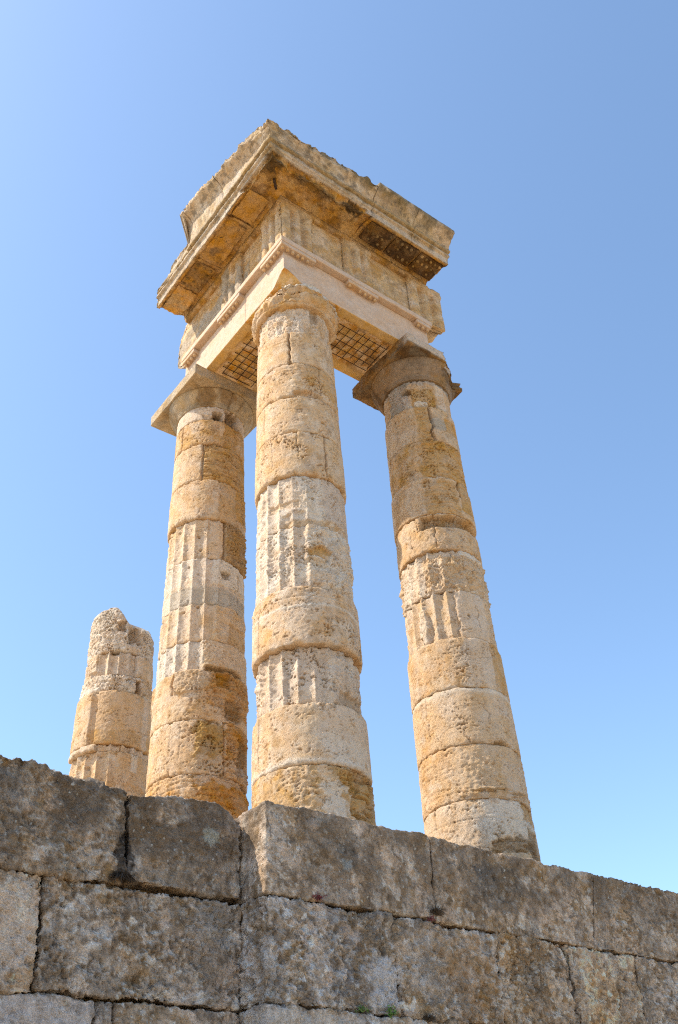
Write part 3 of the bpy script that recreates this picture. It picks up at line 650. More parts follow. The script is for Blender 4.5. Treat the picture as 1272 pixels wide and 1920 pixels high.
lathe('echinus', colR, 'R', ech_prof(-0.86, -HAB, 0.83, 1.07), M_CORNICE, tint_layers(np.array([0.34, 0.21, 0.11]), [(np.array([0.14, 0.085, 0.045]), 1.3, .0, .25, .8), (np.array([.36, .22, .10]), 2.0, .15, .2, .7), (PINK*.6, .8, .1, .2, .5)], 8), disp=.012, seed=41, mod=lambda V, PHI, P: brokenR(V, P, .90))
def abR_mod(V, W, n):
    V = V.copy(); V = brokenR(V, W, .93)
    x = V[:, 0]-S
    m = ss(.62, .75, V[:, 1])*ss(-.95, -1.05, x)
    V[:, 0] = V[:, 0]+.05*m
    return V
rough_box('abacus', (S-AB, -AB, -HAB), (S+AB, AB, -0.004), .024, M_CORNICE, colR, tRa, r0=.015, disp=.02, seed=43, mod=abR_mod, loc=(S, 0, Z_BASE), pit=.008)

# ------------------------------------------------------------------ entablature
ENT = thing('stone_entablature', 'L shaped block of architrave, frieze and broken cornice carried by the three tall columns', 'entablature', (0, 0, 0))
W0 = 0.80
tArch = tint_layers(PEACH, [(PEACH*np.array([.92, .88, .84]), 1.5, .05, .3, .5), (PEACH*1.05, 3, .1, .3, .4)], 2)
def tArchF(P):
    T = tArch(P)
    m = ss(.02, .005, P[:, 2])       # underside: ochre grout with orange patches
    U = tint_layers(np.array([.60, .38, .15]), [(ORANGE, 2.5, .0, .15, .8), (CREAM, 4, .12, .1, .9), (BROWN, 2, .25, .1, .6)], 12)(P)
    plain_e = ss(.50, .60, np.maximum(np.abs(P[:, 1])*(P[:, 0] > .8), np.abs(P[:, 0])*(P[:, 1] > .8)))
    U = mixc(U, np.array([.56, .36, .15]), plain_e)
    return mixc(T, U, m)
def soffit_recess(V, W, n):
    V = V.copy()
    on = (W[:, 2] < 0.001)
    inB = (W[:, 0] > .75)
    a = np.where(inB, np.abs(W[:, 1]), np.abs(W[:, 0])); s = np.where(inB, W[:, 0], W[:, 1])
    m = ss(.60, .52, a+.05*fbm(W, 5, 3, 4))*ss(.98, 1.04, s)*ss(2.52, 2.44, s)*on
    V[:, 2] += m*(.07+.035*fbm(W, 4, 5, 9))
    # chipped near corner
    d = (-W[:, 0]-W[:, 1])/1.0
    lim = 0.0 + np.maximum(0, (d-1.02+.12*fbm(W, 2.5, 4, 11)))*0.62
    lim = np.minimum(lim, .30)
    V[:, 2] = np.maximum(V[:, 2], lim*(W[:, 0] < 0)*(W[:, 1] < 0)+V[:, 2]*0)
    return V
ARCH_T = 1.03
archB = rough_box('architrave', (-W0, -W0, 0), (3.52, W0, ARCH_T), .028, M_PLASTER, ENT, tArchF, r0=.006, disp=.004, seed=51, sc=1.5, mod=soffit_recess)
archA = rough_box('architrave', (-W0, W0+.003, 0), (W0, 3.62, ARCH_T), .028, M_PLASTER, ENT, tArchF, r0=.005, disp=.004, seed=52, sc=1.5, mod=soffit_recess)
TP = .165
tnB = [(.5, ARCH_T+.003), (W0+TP-.01, ARCH_T+.003), (W0+TP, ARCH_T+.01), (W0+TP, 1.185), (W0+TP-.012, 1.205), (.5, 1.205)]
sweep('taenia', 'A', tnB, 3.56, 3.58, M_PLASTER, ENT, tArch, mitre='both', disp=.003, seed=55)
# regulae with drops
def regula(arm, a, b, drops):
    def mk(s0, s1, o0, o1, z0, z1):
        return ((s0, -o1, z0), (s1, -o0, z1)) if arm == 'B' else ((-o1, s0, z0), (-o0, s1, z1))
    lo, hi = mk(a, b, W0-.05, W0+TP-.012, .915, ARCH_T)
    rg = rough_box('regula', lo, hi, .03, M_PLASTER, ENT, tint_layers(PEACH*.97, [(OCHRE, 2, .1, .2, .3)], 3), r0=.006, disp=.003, seed=int(60+a*3))
    n = drops
    for k in range(n):
        s = a+(k+.5)*(b-a)/n; o = W0+TP*.52
        if rnd.random() < .06: continue
        nseg = 12; prof = [(0.001, .845), (.034, .845), (.041, .852), (.034, .91), (.032, .93)]
        ph = np.arange(nseg)/nseg*2*math.pi
        V = np.array([[r*math.cos(p), r*math.sin(p), z] for r, z in prof for p in ph])
        V += 0.006*np.stack([pn(V*14+k*5.1, q) for q in range(3)], 1)
        V[:, :2] += ((s, -o) if arm == 'B' else (-o, s))
        i = np.arange(len(prof)-1)[:, None]*nseg; j = np.arange(nseg)[None, :]; j2 = (j+1) % nseg
        Q = np.stack([i+j, i+j2, i+nseg+j2, i+nseg+j], -1).reshape(-1, 4)
        mesh_obj('gutta', V, Q, None, M_PLASTER, rg, np.tile(np.array([.56, .38, .22]), (len(V), 1)))
regula('B', -.955, .01, 7); regula('B', .95, 1.86, 6); regula('B', 3.08, 3.53, 3)
regula('A', -.79, -.06, 5); regula('A', .84, 1.84, 7); regula('A', 2.95, 3.53, 4)

# frieze backing
tFr = tint_layers(np.array([.68, .49, .30]), [(np.array([.58, .40, .22]), 1.6, .0, .25, .6), (PALE, 2.2, .1, .2, .6), (np.array([.36, .24, .13]), 3.5, .26, .10, .5), (OCHRE, 1.2, .1, .2, .6)], 14)
def fr_endB(V, W, n):
    V = V.copy(); x = V[:, 0]; z = W[:, 2]
    lim = 4.23-.10*ss(2.2, 1.3, z)-.55*ss(1.42, 1.2, z+.06*fbm(W, 4, 3, 4))+.10*fbm(W, 3, 5, 5)
    V[:, 0] = np.where(x > lim, lim, x)
    lz = np.where(V[:, 0] > 3.62, 1.26+.06*fbm(W, 4, 4, 6), 0); V[:, 2] = np.maximum(V[:, 2], lz)
    return V
def fr_endA(V, W, n):
    V = V.copy(); y = V[:, 1]; z = W[:, 2]
    lim = 3.95+.25*np.sin((z-1.2)*2.1)+.16*fbm(W, 2.5, 5, 5)-.15*ss(1.5, 1.2, z)
    V[:, 1] = np.where(y > lim, lim, y)
    return V
def tFrA(P):
    T = tFr(P)
    crust = ss(.0, .12, fbm(P, (1.5, 1.5, 2.5), 5, 91)+.6*ss(1.75, 1.3, P[:, 2])-.30)
    T = mixc(T, CREAM*1.08, crust)
    return mixc(T, GREY*1.1, .7*ss(.0, .2, fbm(P, 1.3, 4, 92)+.2*ss(1, 3, P[:, 1])))
fo = .755
def notchB(V, W, n):
    return fr_endB(V, W, n)
rough_box('frieze', (-fo, -fo, 1.208), (4.45, .7, 2.88), .028, M_CORNICE, ENT, tFr, r0=.008, disp=.012, seed=71, mod=fr_endB, pit=.008)
rough_box('frieze', (-fo, .703, 1.208), (.7, 4.4, 2.88), .028, M_CORNICE, ENT, tFrA, r0=.008, disp=.020, seed=72, mod=fr_endA, pit=.012)
def triglyph(arm, a, b, wear=0.0, tf=tFr, z0=1.21, first=False, endf=None):
    z1 = 2.86
    wd_ = b-a
    def mod(V, W, n):
        V = V.copy()
        s = W[:, 0] if arm == 'B' else W[:, 1]; z = W[:, 2]; o = -W[:, 1] if arm == 'B' else -W[:, 0]
        fr = o > fo+.05
        t = (s-a)/wd_
        g = np.maximum(0, 1-np.abs(t-1/3)/.105)*1.3+np.maximum(0, 1-np.abs(t-2/3)/.105)*1.3+np.maximum(0, 1-t/.08)+np.maximum(0, 1-(1-t)/.08)
        g = np.clip(g, 0, 1)*ss(2.66, 2.60, z)*(1-wear*ss(-.2, .2, fbm(W, 2, 3, 3)))
        dep = .12*g
        # broken patches push back to the backing
        br = ss(.12, .25, fbm(W, (1.6, 1.6, 1.6), 5, int(100+a*10)))*wear
        dep = np.maximum(dep, .10*br)
        if arm == 'B': V[:, 1] += dep*fr
        else: V[:, 0] += dep*fr
        if endf is not None: V = endf(V, W, n)
        return V
    oo = fo+.12
    lo, hi = ((a, -oo, z0), (b, -fo+.06, z1)) if arm == 'B' else ((-oo, a, z0), (-fo+.06, b, z1))
    return rough_box('triglyph', lo, hi, (.022, .022, .04), M_CORNICE, ENT, tf, r0=.006, disp=.010, seed=int(80+a*7), mod=mod, pit=.005)
triglyph('B', -.84, .05, .15); triglyph('B', .97, 1.87, .25); triglyph('B', 3.07, 4.26, .25, endf=fr_endB)
triglyph('A', -.755, .05, .2, tFr); triglyph('A', .97, 1.87, .75, tFrA)
# frieze crown band
sweep('frieze_band', 'A', [(.6, 2.80), (fo+.10, 2.80), (fo+.115, 2.83), (fo+.115, 2.87), (fo+.15, 2.895), (.6, 2.9)], 3.7, 3.6, M_CORNICE, ENT,
      tint_layers(np.array([.50, .30, .11]), [(BROWN, 2, .05, .2, .7), (CREAM, 3, .15, .2, .6)], 3), mitre='both', disp=.014, seed=95)

# cornice blocks ----------------------------------------------------
def prof(side):
    p = [(-.65, 2.905), (.86, 2.905), (.92, 2.955), (1.60, 2.905), (1.63, 2.845), (1.71, 2.84), (1.725, 3.07), (1.79, 3.085), (1.795, 3.135), (1.755, 3.15), (1.76, 3.175),
         (1.85, 3.195), (1.865, 3.25), (1.80, 3.275), (1.83, 3.40), (1.91, 3.53), (2.04, 3.63), (2.12, 3.69), (2.13, 3.79), (2.02, 3.82), (-.65, 3.80)]
    return p
ST_GREY = np.array([.60, .445, .30])
UNDER = np.array([.60, .34, .11])  # orange soffit patina, with warm bounce light painted into the colour
def tCor(P):
    o = np.maximum(-P[:, 0], -P[:, 1]); z = P[:, 2]
    T = tint_layers(ST_GREY, [(np.array([.66, .54, .41]), 1.4, .0, .2, .8), (np.array([.36, .26, .165]), 2.2, .16, .12, .6), (np.array([.5, .36, .2]), 1.1, .15, .2, .6), (np.array([.15, .12, .09]), 5, .25, .15, .6)], 22)(P)
    # right arm: olive brown growth along the top lip
    top = ss(3.50, 3.66, z+.08*fbm(P, 4, 4, 5))
    B = -P[:, 1] > -P[:, 0]
    T = mixc(T, np.array([.17, .125, .06]), .75*top*B*ss(-.3, .1, fbm(P, 2.5, 3, 44)))
    band = ss(3.12, 3.16, z)*ss(3.30, 3.24, z)
    T = mixc(T, np.array([.36, .25, .12]), .5*band)
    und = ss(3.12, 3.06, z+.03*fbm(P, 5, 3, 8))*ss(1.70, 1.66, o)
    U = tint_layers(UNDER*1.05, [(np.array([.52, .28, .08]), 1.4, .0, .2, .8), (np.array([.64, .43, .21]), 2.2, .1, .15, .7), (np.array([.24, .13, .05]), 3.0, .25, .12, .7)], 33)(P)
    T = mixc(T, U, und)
    K = np.array([.10, .065, .035])
    T = spots(P, T, [((-1.50, -1.45, 2.8), (.32, .30, .3), K, .85), ((-1.35, .75, 2.9), (.22, .35, .3), K, .85), ((.75, -1.55, 2.9), (.30, .15, .2), K*.8, .9),
                     ((-.2, -1.5, 2.9), (.7, .14, .15), K, .6), ((-1.3, -.6, 2.9), (.2, .35, .2), np.array([.3, .16, .06]), .6),
                     ((-.75, -1.75, 2.95), (.5, .15, .25), PINK*.9, .8), ((-1.9, .1, 3.5), (.3, .8, .2), np.array([.60, .52, .44]), .6)])
    fas = ss(2.83, 2.87, z)*ss(3.15, 3.08, z)*(o > 1.66)
    T = mixc(T, np.array([.60, .50, .41]), .65*fas*ss(-.25, .1, fbm(P, 2, 4, 66)))
    return T
def cor_mod(sidx):
    def f(s, o, z, isA):
        s, o, z = s.copy(), o.copy(), z.copy()
        loc = np.stack([s, o, z+isA*7.7], 1)
        outer = o > 1.0
        n1 = fbm(loc, 2.2, 5, 3+sidx, .6); n2 = fbm(loc, 5, 4, 13+sidx, .6)
        if sidx == 0:
            # the right-hand arm from the corner to the joint: eroded lip and broken drip edge
            e = (~isA)
            lim = np.where(e, 3.62+.10*ss(-2, -.2, s)+.06*n1+.05*n2, 9)
            lim = np.where(e & (s > -.45) & (s < -.1), lim+.06, lim)
            z = np.where(e & (z > 3.3), np.minimum(z, lim), z)
            ol = np.where(e, 1.97+.03*n1+.05*n2+.10*ss(.2, .9, s), 1.97+.05*n1+.05*n2+.12*ss(-1.6, -.6, s))
            o = np.where(o > 1.85, np.minimum(o, ol), o)
            cor = ss(.9, .2, s+o); z = np.where(z > 3.3, np.minimum(z, 9-cor*(9-3.60-.05*n1)), z)
            low = ss(3.10, 2.9, z)
            cutB = 1.76-(.20+.12*n1+.05*n2)*ss(1.25, .9, s)*low
            cutA = 1.76-(.16+.1*n1)*ss(-.2, -.7, s)*low
            # only the bottom of the drip is cut on arm B (ragged), arm A near the corner a little
            o = np.where(e & (z < 3.12) & (o > 1.3), np.minimum(o, cutB), o)
            o = np.where(isA & (z < 2.98) & (o > 1.3), np.minimum(o, cutA), o)
            # hollowed soffit
            und = (z < 2.99) & (o > .9) & (o < 1.70)
            z = z+und*np.clip(.05+.05*n1, -.01, .12)*ss(.9, 1.1, o)
        if sidx in (0, 1, 2):
            k = np.where(isA & (z > 3.14), (z-3.14), 0)
            kk = ss(3.24, 3.40, z)*isA
            rise = np.clip((s+1.7)*.215, 0, .8)
            z = z+kk*rise
            if True:
                lim = 3.80+rise*.9+.12*n1+.10*n2
                z = np.where(isA & (o > 1.5), np.minimum(z, lim), z)
                o = np.where(isA & (o > 1.88), np.minimum(o, 2.10+.08*n1+.08*n2), o)
        if sidx == 2:   # left end: upper members lost
            lim = 3.52+.04*n2-.24*ss(2.85, 2.92, s+.05*n2)
            lim = np.where(s < 1.93+.10*n1, 9, lim)
            z = np.where(z > 3.1, np.minimum(z, np.where(o > 1.0, lim, 9)), z)
            lim2 = np.where((s > 1.93+.10*n1) & (z > 3.1), 1.80+.03*n2, 9)
            o = np.minimum(o, lim2)
            endl = 3.73-.20*ss(2.8, 3.3, z)+.03*n2
            s = np.minimum(s, endl)
            bott = (z < 2.99) & (o > .9) & (o < 1.66)
            z = z+bott*.05*ss(.05, .2, fbm(loc, 2.0, 4, 88))*ss(2.75, 2.85, s)
        if sidx == 5: s = np.minimum(s, 3.75+.03*n2)
        return s, o, z
    return f
P0 = prof(0)
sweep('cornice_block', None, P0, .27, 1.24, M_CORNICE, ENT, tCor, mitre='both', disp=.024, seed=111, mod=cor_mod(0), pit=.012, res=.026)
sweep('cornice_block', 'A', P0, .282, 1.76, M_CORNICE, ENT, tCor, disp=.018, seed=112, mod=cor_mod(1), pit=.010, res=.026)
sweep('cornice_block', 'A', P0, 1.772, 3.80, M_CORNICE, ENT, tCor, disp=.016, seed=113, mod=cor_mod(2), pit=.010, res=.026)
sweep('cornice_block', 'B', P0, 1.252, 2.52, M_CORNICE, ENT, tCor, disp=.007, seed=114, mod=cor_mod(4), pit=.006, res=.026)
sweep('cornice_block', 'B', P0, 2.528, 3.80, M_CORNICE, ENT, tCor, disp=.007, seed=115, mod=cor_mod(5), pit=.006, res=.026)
# mutules
def mutule(arm, a, b, tf, o0=1.02, o1=1.585, guttae=True, disp=.012, z0=2.862, gcol=None, seed=1, gn=5, miss=.35):
    lo, hi = ((a, -o1, z0), (b, -o0, 2.93)) if arm == 'B' else ((-o1, a, z0), (-o0, b, 2.93))
    mu = rough_box('mutule', lo, hi, .025, M_CORNICE, ENT, tf, r0=.012, disp=disp, seed=200+seed, sc=4, pit=.01)
    if guttae:
        for i in range(3):
            for k in range(gn):
                if rnd.random() < miss: continue
                s = a+(k+.5)*(b-a)/gn; o = o1-.08-i*.18
                nseg = 10; pf = [(0.001, z0-.045), (.033, z0-.042), (.042, z0-.03), (.038, z0+.02)]
                ph = np.arange(nseg)/nseg*2*math.pi; sc_ = rnd.uniform(.75, 1.1)
                V = np.array([[r*math.cos(p)*sc_, r*math.sin(p)*sc_, z] for r, z in pf for p in ph])
                V += 0.006*np.stack([pn(V*14+k*5.1+i, q) for q in range(3)], 1)
                V[:, :2] += ((s, -o) if arm == 'B' else (-o, s))
                ii = np.arange(len(pf)-1)[:, None]*nseg; j = np.arange(nseg)[None, :]; j2 = (j+1) % nseg
                Q = np.stack([ii+j, ii+j2, ii+nseg+j2, ii+nseg+j], -1).reshape(-1, 4)[:, ::-1]
                mesh_obj('gutta', V, Q, None, M_CORNICE, mu, np.tile(np.asarray(gcol)*rnd.uniform(.5, 1.15), (len(V), 1)))
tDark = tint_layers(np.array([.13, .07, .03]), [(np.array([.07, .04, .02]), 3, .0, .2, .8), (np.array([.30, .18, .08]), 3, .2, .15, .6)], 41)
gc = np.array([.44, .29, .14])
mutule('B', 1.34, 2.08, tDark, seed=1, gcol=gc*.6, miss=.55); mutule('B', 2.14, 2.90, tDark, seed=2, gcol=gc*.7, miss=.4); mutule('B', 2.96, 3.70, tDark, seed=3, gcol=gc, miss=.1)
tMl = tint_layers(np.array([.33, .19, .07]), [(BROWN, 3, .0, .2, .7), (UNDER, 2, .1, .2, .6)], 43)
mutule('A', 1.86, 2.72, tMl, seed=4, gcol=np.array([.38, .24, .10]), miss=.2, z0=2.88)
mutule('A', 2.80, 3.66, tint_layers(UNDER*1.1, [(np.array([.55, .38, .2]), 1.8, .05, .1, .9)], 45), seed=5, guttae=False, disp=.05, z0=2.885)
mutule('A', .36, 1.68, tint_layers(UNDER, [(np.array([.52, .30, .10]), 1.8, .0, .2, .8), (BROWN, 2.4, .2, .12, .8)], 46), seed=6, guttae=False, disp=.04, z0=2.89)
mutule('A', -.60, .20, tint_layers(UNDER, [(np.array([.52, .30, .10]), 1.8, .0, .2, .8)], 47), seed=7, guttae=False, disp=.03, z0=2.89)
# slot near the corner soffit: a dark bar set there
rough_box('slot_bar', (-1.31, -1.10, 2.885), (-1.23, -1.04, 2.97), .02, M_RUST, ENT, lambda P: np.tile(DARK, (len(P), 1)), r0=.004, disp=.002)
cl_ = bpy.context.scene.objects['slot_bar']
me = cl_.data; c0 = np.array([-1.27, -1.07, 2.90]); co = np.empty(len(me.vertices)*3, np.float32); me.vertices.foreach_get('co', co); co = co.reshape(-1, 3)-c0
co[:, 0] *= 3.4; th = rad(45); x = co[:, 0]*math.cos(th)-co[:, 1]*math.sin(th); y = co[:, 0]*math.sin(th)+co[:, 1]*math.cos(th); co[:, 0] = x+c0[0]+.10; co[:, 1] = y+c0[1]+.02; co[:, 2] += c0[2]
me.vertices.foreach_set('co', co.astype(np.float32).ravel())

# reinforcing bars in the architrave soffits
def bar(p0, p1, parent, r=.010, seed=0):
    p0 = np.array(p0, float); p1 = np.array(p1, float); n = 14; t = np.linspace(0, 1, n+1)[:, None]
    C = p0*(1-t)+p1*t; d = (p1-p0)/np.linalg.norm(p1-p0)
    sd = np.cross(d, [0, 0, 1]); sd /= np.linalg.norm(sd); up = np.cross(sd, d)
    C = C+sd*(.012*pn(np.hstack([t*2.2, t*0+seed*3.7, t*0]), 5)[:, None])+up*(.008*pn(np.hstack([t*2.5, t*0+seed*1.7, t*0+4]), 6)[:, None])
    k = 6; a = np.arange(k)/k*2*math.pi
    V = (C[:, None, :]+r*(np.cos(a)[None, :, None]*sd+np.sin(a)[None, :, None]*up)).reshape(-1, 3)
    i = np.arange(n)[:, None]*k; j = np.arange(k)[None, :]; j2 = (j+1) % k
    Q = np.stack([i+j, i+j2, i+k+j2, i+k+j], -1).reshape(-1, 4)
    capa = np.array([[0, 1, 2], [0, 2, 3], [0, 3, 4], [0, 4, 5]]); capb = capa[:, ::-1]+n*k
    mesh_obj('reinforcing_bar', V, Q[:, ::-1], np.concatenate([capa[:, ::-1], capb]), M_RUST, parent, None)
for arm, par in (('B', archB), ('A', archA)):
    zb = -.004
    f = (lambda s, c, z: (s, c, z)) if arm == 'B' else (lambda s, c, z: (c, s, z))
    for k in range(5):
        c = -.40+k*.205
        bar(f(.95+rnd.uniform(0, .05), c, zb), f(2.46-rnd.uniform(0, .25)*(k % 2), c, zb+.004), par, seed=k)
    for k in range(9):
        s = 1.00+k*.18
        bar(f(s, -.52+rnd.uniform(0, .12), zb+.021), f(s+.01, .47-rnd.uniform(0, .15), zb+.021), par, seed=20+k)

# ------------------------------------------------------------------ retaining wall
WALL = thing('retaining_wall', 'dark weathered wall of huge stone blocks with projecting right half, below the columns', 'wall', (0, 0, -18.9))
WB = np.array([.64, .48, .35])
def tWall(P):
    L1 = tint_layers(WB, [(np.array([.82, .66, .55]), 1.1, -.05, .15, .85), (np.array([.44, .29, .15]), 1.5, .08, .12, .8), (np.array([.30, .22, .15]), 1.4, .18, .12, .7),
                          (np.array([.82, .70, .60]), 2.4, .18, .10, .85), (np.array([.30, .21, .13]), 5, .18, .14, .5), (np.array([.74, .58, .45]), 8, .12, .12, .5), (np.array([.14, .10, .07]), 12, .32, .10, .6), (np.array([.86, .80, .73]), 9, .40, .06, .8), (np.array([.20, .155, .12]), (2.6, 2.6, .6), .12, .12, .45)], 52)
    T = L1(P)
    top = ss(-13.75, -13.3, P[:, 2]+.35*fbm(P, 1.2, 4, 5))
    soot = np.array([.225, .17, .125])
    leftw = ss(-2.2, -2.9, P[:, 0])
    T = mixc(T, soot, top*(.62+.25*leftw)*ss(-.5, .1, fbm(P, 2.0, 4, 71)))
    # pale crust in places
    T = spots(P, T, [((-5.15, -2.0, -14.55), (.28, .6, .5), np.array([.70, .60, .54]), .8), ((-2.9, -2.0, -14.2), (.35, .6, .35), np.array([.56, .50, .45]), .5),
                     ((-.95, -2.5, -14.75), (.28, .5, .32), np.array([.70, .62, .56]), .8), ((-5.0, -2.0, -15.3), (.9, .6, .2), np.array([.70, .58, .50]), .75),
                     ((-.3, -2.5, -14.4), (.5, .5, .45), np.array([.52, .40, .30]), .5), ((.5, -2.5, -14.6), (.4, .5, .5), np.array([.40, .23, .10]), .55),
                     ((-2.35, -2.5, -15.3), (1.6, .6, .2), np.array([.62, .54, .46]), .7),
                     ((1.2, -2.5, -13.4), (.5, .5, .35), np.array([.13, .11, .095]), .6), ((-1.35, -2.5, -13.35), (.18, .4, .16), np.array([.08, .075, .07]), .5), ((-1.38, -2.5, -13.48), (.09, .3, .08), np.array([.42, .43, .42]), .8),
                     ((-4.05, -2.0, -13.65), (.12, .4, .30), np.array([.04, .03, .025]), .9), ((-3.5, -2.0, -13.8), (.4, .3, .1), np.array([.30, .25, .2]), .6),
                     ((-2.98, -2.0, -13.25), (.12, .3, .1), np.array([.55, .56, .50]), .8)])
    return T
def wall_block(x0t, x0b, x1t, x1b, yf, depth, zt, zb, seed, res=.015, r0=.03, disp=.035, pit=.02, lump=0.0, topmod=None, gap=.006):
    lo = (0.0, yf, zb+gap); hi = (1.0, yf+depth, zt-gap)
    wid = max(x1t-x0t, x1b-x0b)
    def pre(V):
        V = V.copy(); t = (V[:, 2]-zb)/(zt-zb)
        a = x0b+(x0t-x0b)*t+gap; b = x1b+(x1t-x1b)*t-gap
        V[:, 0] = a+(b-a)*(V[:, 0]-u0)/(u1-u0)
        return V
    # build the grid at true width so that steps are even
    u0 = min(x0t, x0b); u1 = max(x1t, x1b)
    lo = (u0, yf, zb+gap); hi = (u1, yf+depth, zt-gap)
    def mod(V, W, n):
        V = V.copy()
        V = V+n*(lump*fbm(W, (1.1, 1.1, 1.1), 3, seed+30))[:, None]
        V = V+n*(disp*.38*(1-3*np.abs(fbm(W, 6, 5, seed+33, .65))))[:, None]
        # wandering joints
        e = .016*fbm(W, 1.4, 3, 200)
        V[:, 2] += e
        if topmod is not None: V = topmod(V, W)
        return V
    tone = 1.18+.12*math.sin(seed*2.399); hue = .06*math.sin(seed*5.1)
    if seed in (301, 302, 303): tone, hue = 1.02+.03*(seed-302), .03
    if seed in (321, 322): tone, hue = .98, .02
    tw = lambda P: tWall(P)*np.array([tone*(1+hue), tone, tone*(1-1.5*hue)])
    return rough_box('stone_block', lo, hi, (res, res*2 if depth > .3 else res, res), M_WALL, WALL, tw, r0=r0, rn=.9, disp=disp, sc=2.2, octv=7, seed=seed,
                     hi_d=.35, pre=pre, mod=mod, loc=(0, 0, -18.9), pit=pit, pitsc=16)
YR, YL, DP = -2.5, -2.01, .74
ZT, ZC1, ZC2, ZC3, ZC4 = -12.89, -13.97, -15.07, -16.15, -17.25
def soft_top(V, W):
    # left wall: the top arris is worn round
    V[:, 2] -= .05*ss(YL+.30, YL-.02, V[:, 1])*ss(ZT-.25, ZT, W[:, 2])*(1+.8*fbm(W, 1.8, 3, 9))
    V[:, 2] += .05*ss(ZT-.4, ZT, W[:, 2])*fbm(W, 1.5, 4, 19)
    V[:, 2] += .07*ss(ZT-.3, ZT, W[:, 2])*ss(-4.1, -3.2, W[:, 0]) + .10*ss(ZT-.5, ZT, W[:, 2])*ss(-4.4, -5.4, W[:, 0])
    V[:, 2] -= .13*ss(ZT-.4, ZT, W[:, 2])*ss(-2.95, -2.6, W[:, 0])
    return V
def ledge(V, W):
    V = soft_top(V, W)
    return V
def flat_top(V, W):
    V[:, 2] += .018*ss(ZT-.3, ZT, W[:, 2])*fbm(W, 3, 5, 19)
    return V
# projecting right half (front plane YR)
wall_block(-2.55, -2.555, .03, -.02, YR, DP, ZT, ZC1+.01, 301, disp=.022, r0=.022, pit=.010, topmod=flat_top)
wall_block(.03, -.02, 3.25, 2.92, YR, DP, ZT, ZC1, 302, disp=.024, r0=.014, pit=.014, topmod=flat_top)
wall_block(3.25, 2.92, 5.9, 5.8, YR, DP, ZT, ZC1, 303, disp=.03, r0=.014, pit=.02, topmod=flat_top)
wall_block(-2.555, -2.56, -.74, -.70, YR, DP, ZC1, ZC2, 304, disp=.05, r0=.04, pit=.035)
wall_block(-.74, -.70, 1.0, .93, YR, DP, ZC1-.02, ZC2, 305, disp=.045, r0=.035, pit=.03)
wall_block(1.0, .93, 2.27, 2.33, YR, DP, ZC1, ZC2, 306, disp=.05, r0=.03, pit=.035)
wall_block(2.33, 2.36, 3.76, 3.68, YR, DP, ZC1-.01, ZC2, 307, disp=.045, r0=.035, pit=.03)
wall_block(3.76, 3.68, 5.6, 5.6, YR, DP, ZC1, ZC2, 308, disp=.04, r0=.03, pit=.03)
for i, (a, b) in enumerate([(-2.56, -.1), (-.1, 1.7), (1.7, 3.9), (3.9, 5.8)]):
    wall_block(a, a, b, b, YR-.01, DP, ZC2, ZC3, 310+i, res=.022, disp=.04, pit=.02)
# set-back left half (front plane YL)
XI = -2.555
wall_block(-6.9, -6.95, -4.05, -4.01, YL, DP, ZT+.01, ZC1, 321, disp=.05, r0=.018, pit=.02, lump=.08, topmod=ledge)
wall_block(-4.05, -4.01, XI, XI, YL, DP, ZT+.01, ZC1+.05, 322, disp=.035, r0=.02, pit=.014, lump=.03, topmod=ledge)
wall_block(-6.6, -6.6, -4.90, -4.88, YL, DP, ZC1-.01, ZC2-.01, 323, disp=.045, r0=.022, pit=.025, lump=.02)
wall_block(-4.87, -4.85, XI, XI, YL, DP, ZC1-.01, ZC2+.02, 324, disp=.045, r0=.02, pit=.035, lump=.03)
for i, (a, b, c) in enumerate([(-6.8, -4.22, 0), (-4.21, -4.02, 1), (-4.01, XI, 0)]):
    wall_block(a, a, b, b, YL-.015*c, DP, ZC2, ZC3, 330+i, res=.02, disp=.03 if not c else .012, pit=.02)
# courses out of the picture, coarser, down to the ground and to both sides
for j, (za, zb) in enumerate([(ZC3, ZC4), (ZC4, -18.95)]):
    for i in range(3): wall_block(-2.6+i*2.8, -2.6+i*2.8, .2+i*2.8, .2+i*2.8, YR-.02, DP, za, zb, 340+i+j*9, res=.07, disp=.04)
    for i in range(2): wall_block(-6.9+i*2.15, -6.9+i*2.15, -4.75+i*2.15, -4.75+i*2.15, YL-.02, DP, za, zb, 360+i+j*9, res=.07, disp=.04)
for j, (za, zb) in enumerate([(ZT, ZC1), (ZC1, ZC2), (ZC2, ZC3), (ZC3, ZC4), (ZC4, -18.95)]):
    for i in range(3):
        x = 5.95+i*2.6-.4*(j % 2)*(j > 0); wall_block(x, x, x+2.6, x+2.6, YR, DP, za, zb, 380+i+j*9, res=.08, disp=.04)
    for i in range(2):
        x = -9.2-i*2.3-.3*(j % 2); wall_block(x+.0, x, x+2.3, x+2.3, YL, DP, za, zb, 420+i+j*9, res=.08, disp=.05)

# a pale stone lying on the terrace beyond the wall's right end
pst = on_plane(1262, 1668, 1, -1.3)
stn = rough_box('stone_lump', (float(pst[0]), -1.3, Z_BASE), (float(pst[0])+1.3, -.2, float(pst[2])), .03, M_SHAFT, None, tint_layers(CREAM, [(WHITE, 2, .1, .2, .6)], 3), r0=.22, rn=.8, disp=.10, seed=500, sc=1.6)
tag(stn, 'pale yellowish stone lying behind the wall top at its far right end', 'stone')

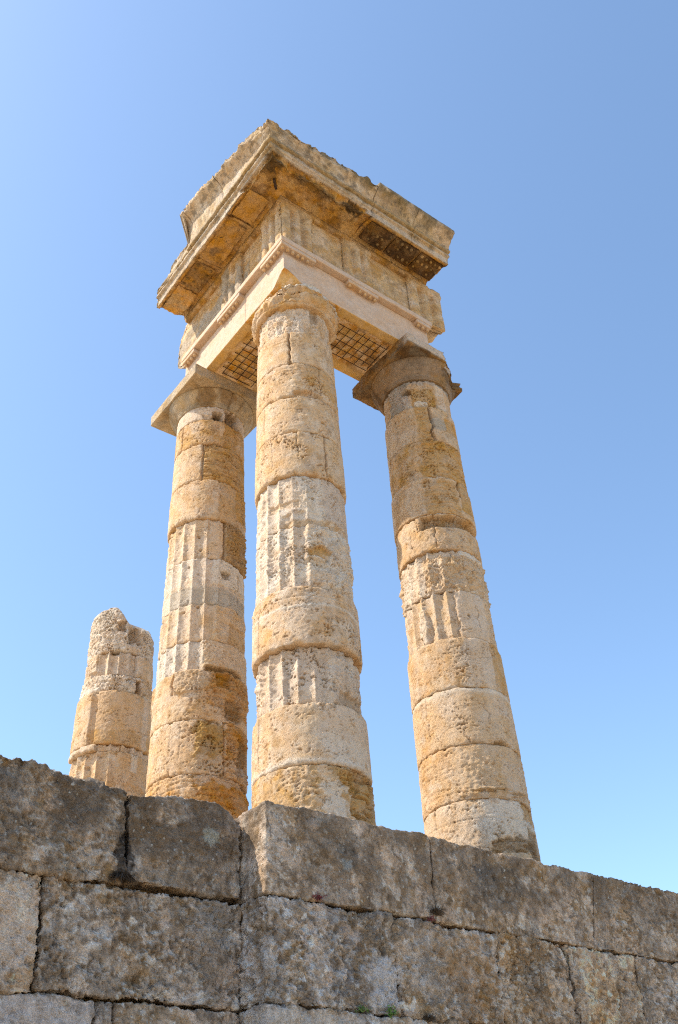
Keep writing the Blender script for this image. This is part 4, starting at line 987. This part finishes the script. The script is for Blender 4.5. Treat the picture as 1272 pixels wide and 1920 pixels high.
# ------------------------------------------------------------------ small plants in the joints
def tuft(name, label, cat, p, n, h, mat, spread=.6, leaf=False, droop=.2, size=.012, group=None):
    V = []; Q = []
    r = random.Random(hash(tuple(np.round(p, 2))) & 0xffff)
    for k in range(n):
        a = r.uniform(0, 2*math.pi); L = h*r.uniform(.45, 1)
        dx = r.gauss(0, 1)*spread; dz = r.uniform(-.1, 1)
        d = np.array([dx, -abs(r.gauss(.5, .4)), dz]); d /= np.linalg.norm(d)
        b = np.array([r.gauss(0, .03), r.uniform(-.01, .03), r.gauss(0, .012)])
        if not leaf:
            sd = np.cross(d, [r.random(), r.random(), 1]); sd = sd/np.linalg.norm(sd)
            prev = None
            for q in range(5):
                t = q/4; c = b+d*L*t+np.array([0, 0, -droop*L*t*t]); w = .0035*(1-t)+.0008
                V += [c-sd*w, c+sd*w]
                if q: i = len(V)-4; Q.append([i, i+1, i+3, i+2])
        else:
            for q in range(6):
                c = b+d*L*r.random()+np.array([r.gauss(0, .012) for _ in range(3)])
                nrm = np.array([r.gauss(0, 1), r.gauss(-.8, .6), r.gauss(.3, .8)]); nrm /= np.linalg.norm(nrm)
                u = np.cross(nrm, [0, 0, 1]); u /= np.linalg.norm(u); v = np.cross(nrm, u); s = size*r.uniform(.6, 1.3)
                i = len(V); V += [c-u*s, c-v*s*.7, c+u*s, c+v*s*.7]; Q.append([i, i+1, i+2, i+3])
    V = np.array(V)
    o = mesh_obj(name, V, np.array(Q), None, mat, None, None, smooth=False); o.location = p
    return tag(o, label, cat, group)
def wp(x, y, yy, out=.02):
    p = on_plane(x, y, 1, yy-out); return tuple(float(v) for v in p)
tuft('dry_tuft', 'large dark dried weed tuft in the wall joint, left of the wall corner', 'weeds', wp(228, 1640, YL), 420, .17, M_DRY, spread=1.6, droop=.8)
tuft('dry_tuft', 'small dark dry twigs beside the red plant at the joint right of centre', 'weeds', wp(818, 1712, YR), 160, .14, M_DRY, spread=1.2)
tuft('dry_tuft', 'thin dry stalks at the foot of the cracked joint near the bottom edge', 'weeds', wp(805, 1912, YR), 120, .13, M_DRY, spread=1.5)
tuft('red_succulent', 'small reddish plant in the wall joint just right of the wall corner', 'plant', wp(597, 1684, YR), 30, .06, M_RED, leaf=True, size=.010)
tuft('red_succulent', 'small reddish plant in the wall joint between two top blocks, beside dry twigs', 'plant', wp(808, 1724, YR), 22, .05, M_RED, leaf=True, size=.009)
tuft('green_weed', 'tiny green weed at the bottom wall joint, smaller left one of the two', 'plant', wp(681, 1893, YR, .04), 14, .04, M_LEAF, leaf=True, size=.012)
tuft('green_weed', 'green weed hanging from the bottom wall joint, larger right one of the two', 'plant', wp(733, 1900, YR, .04), 30, .09, M_LEAF, leaf=True, size=.012)
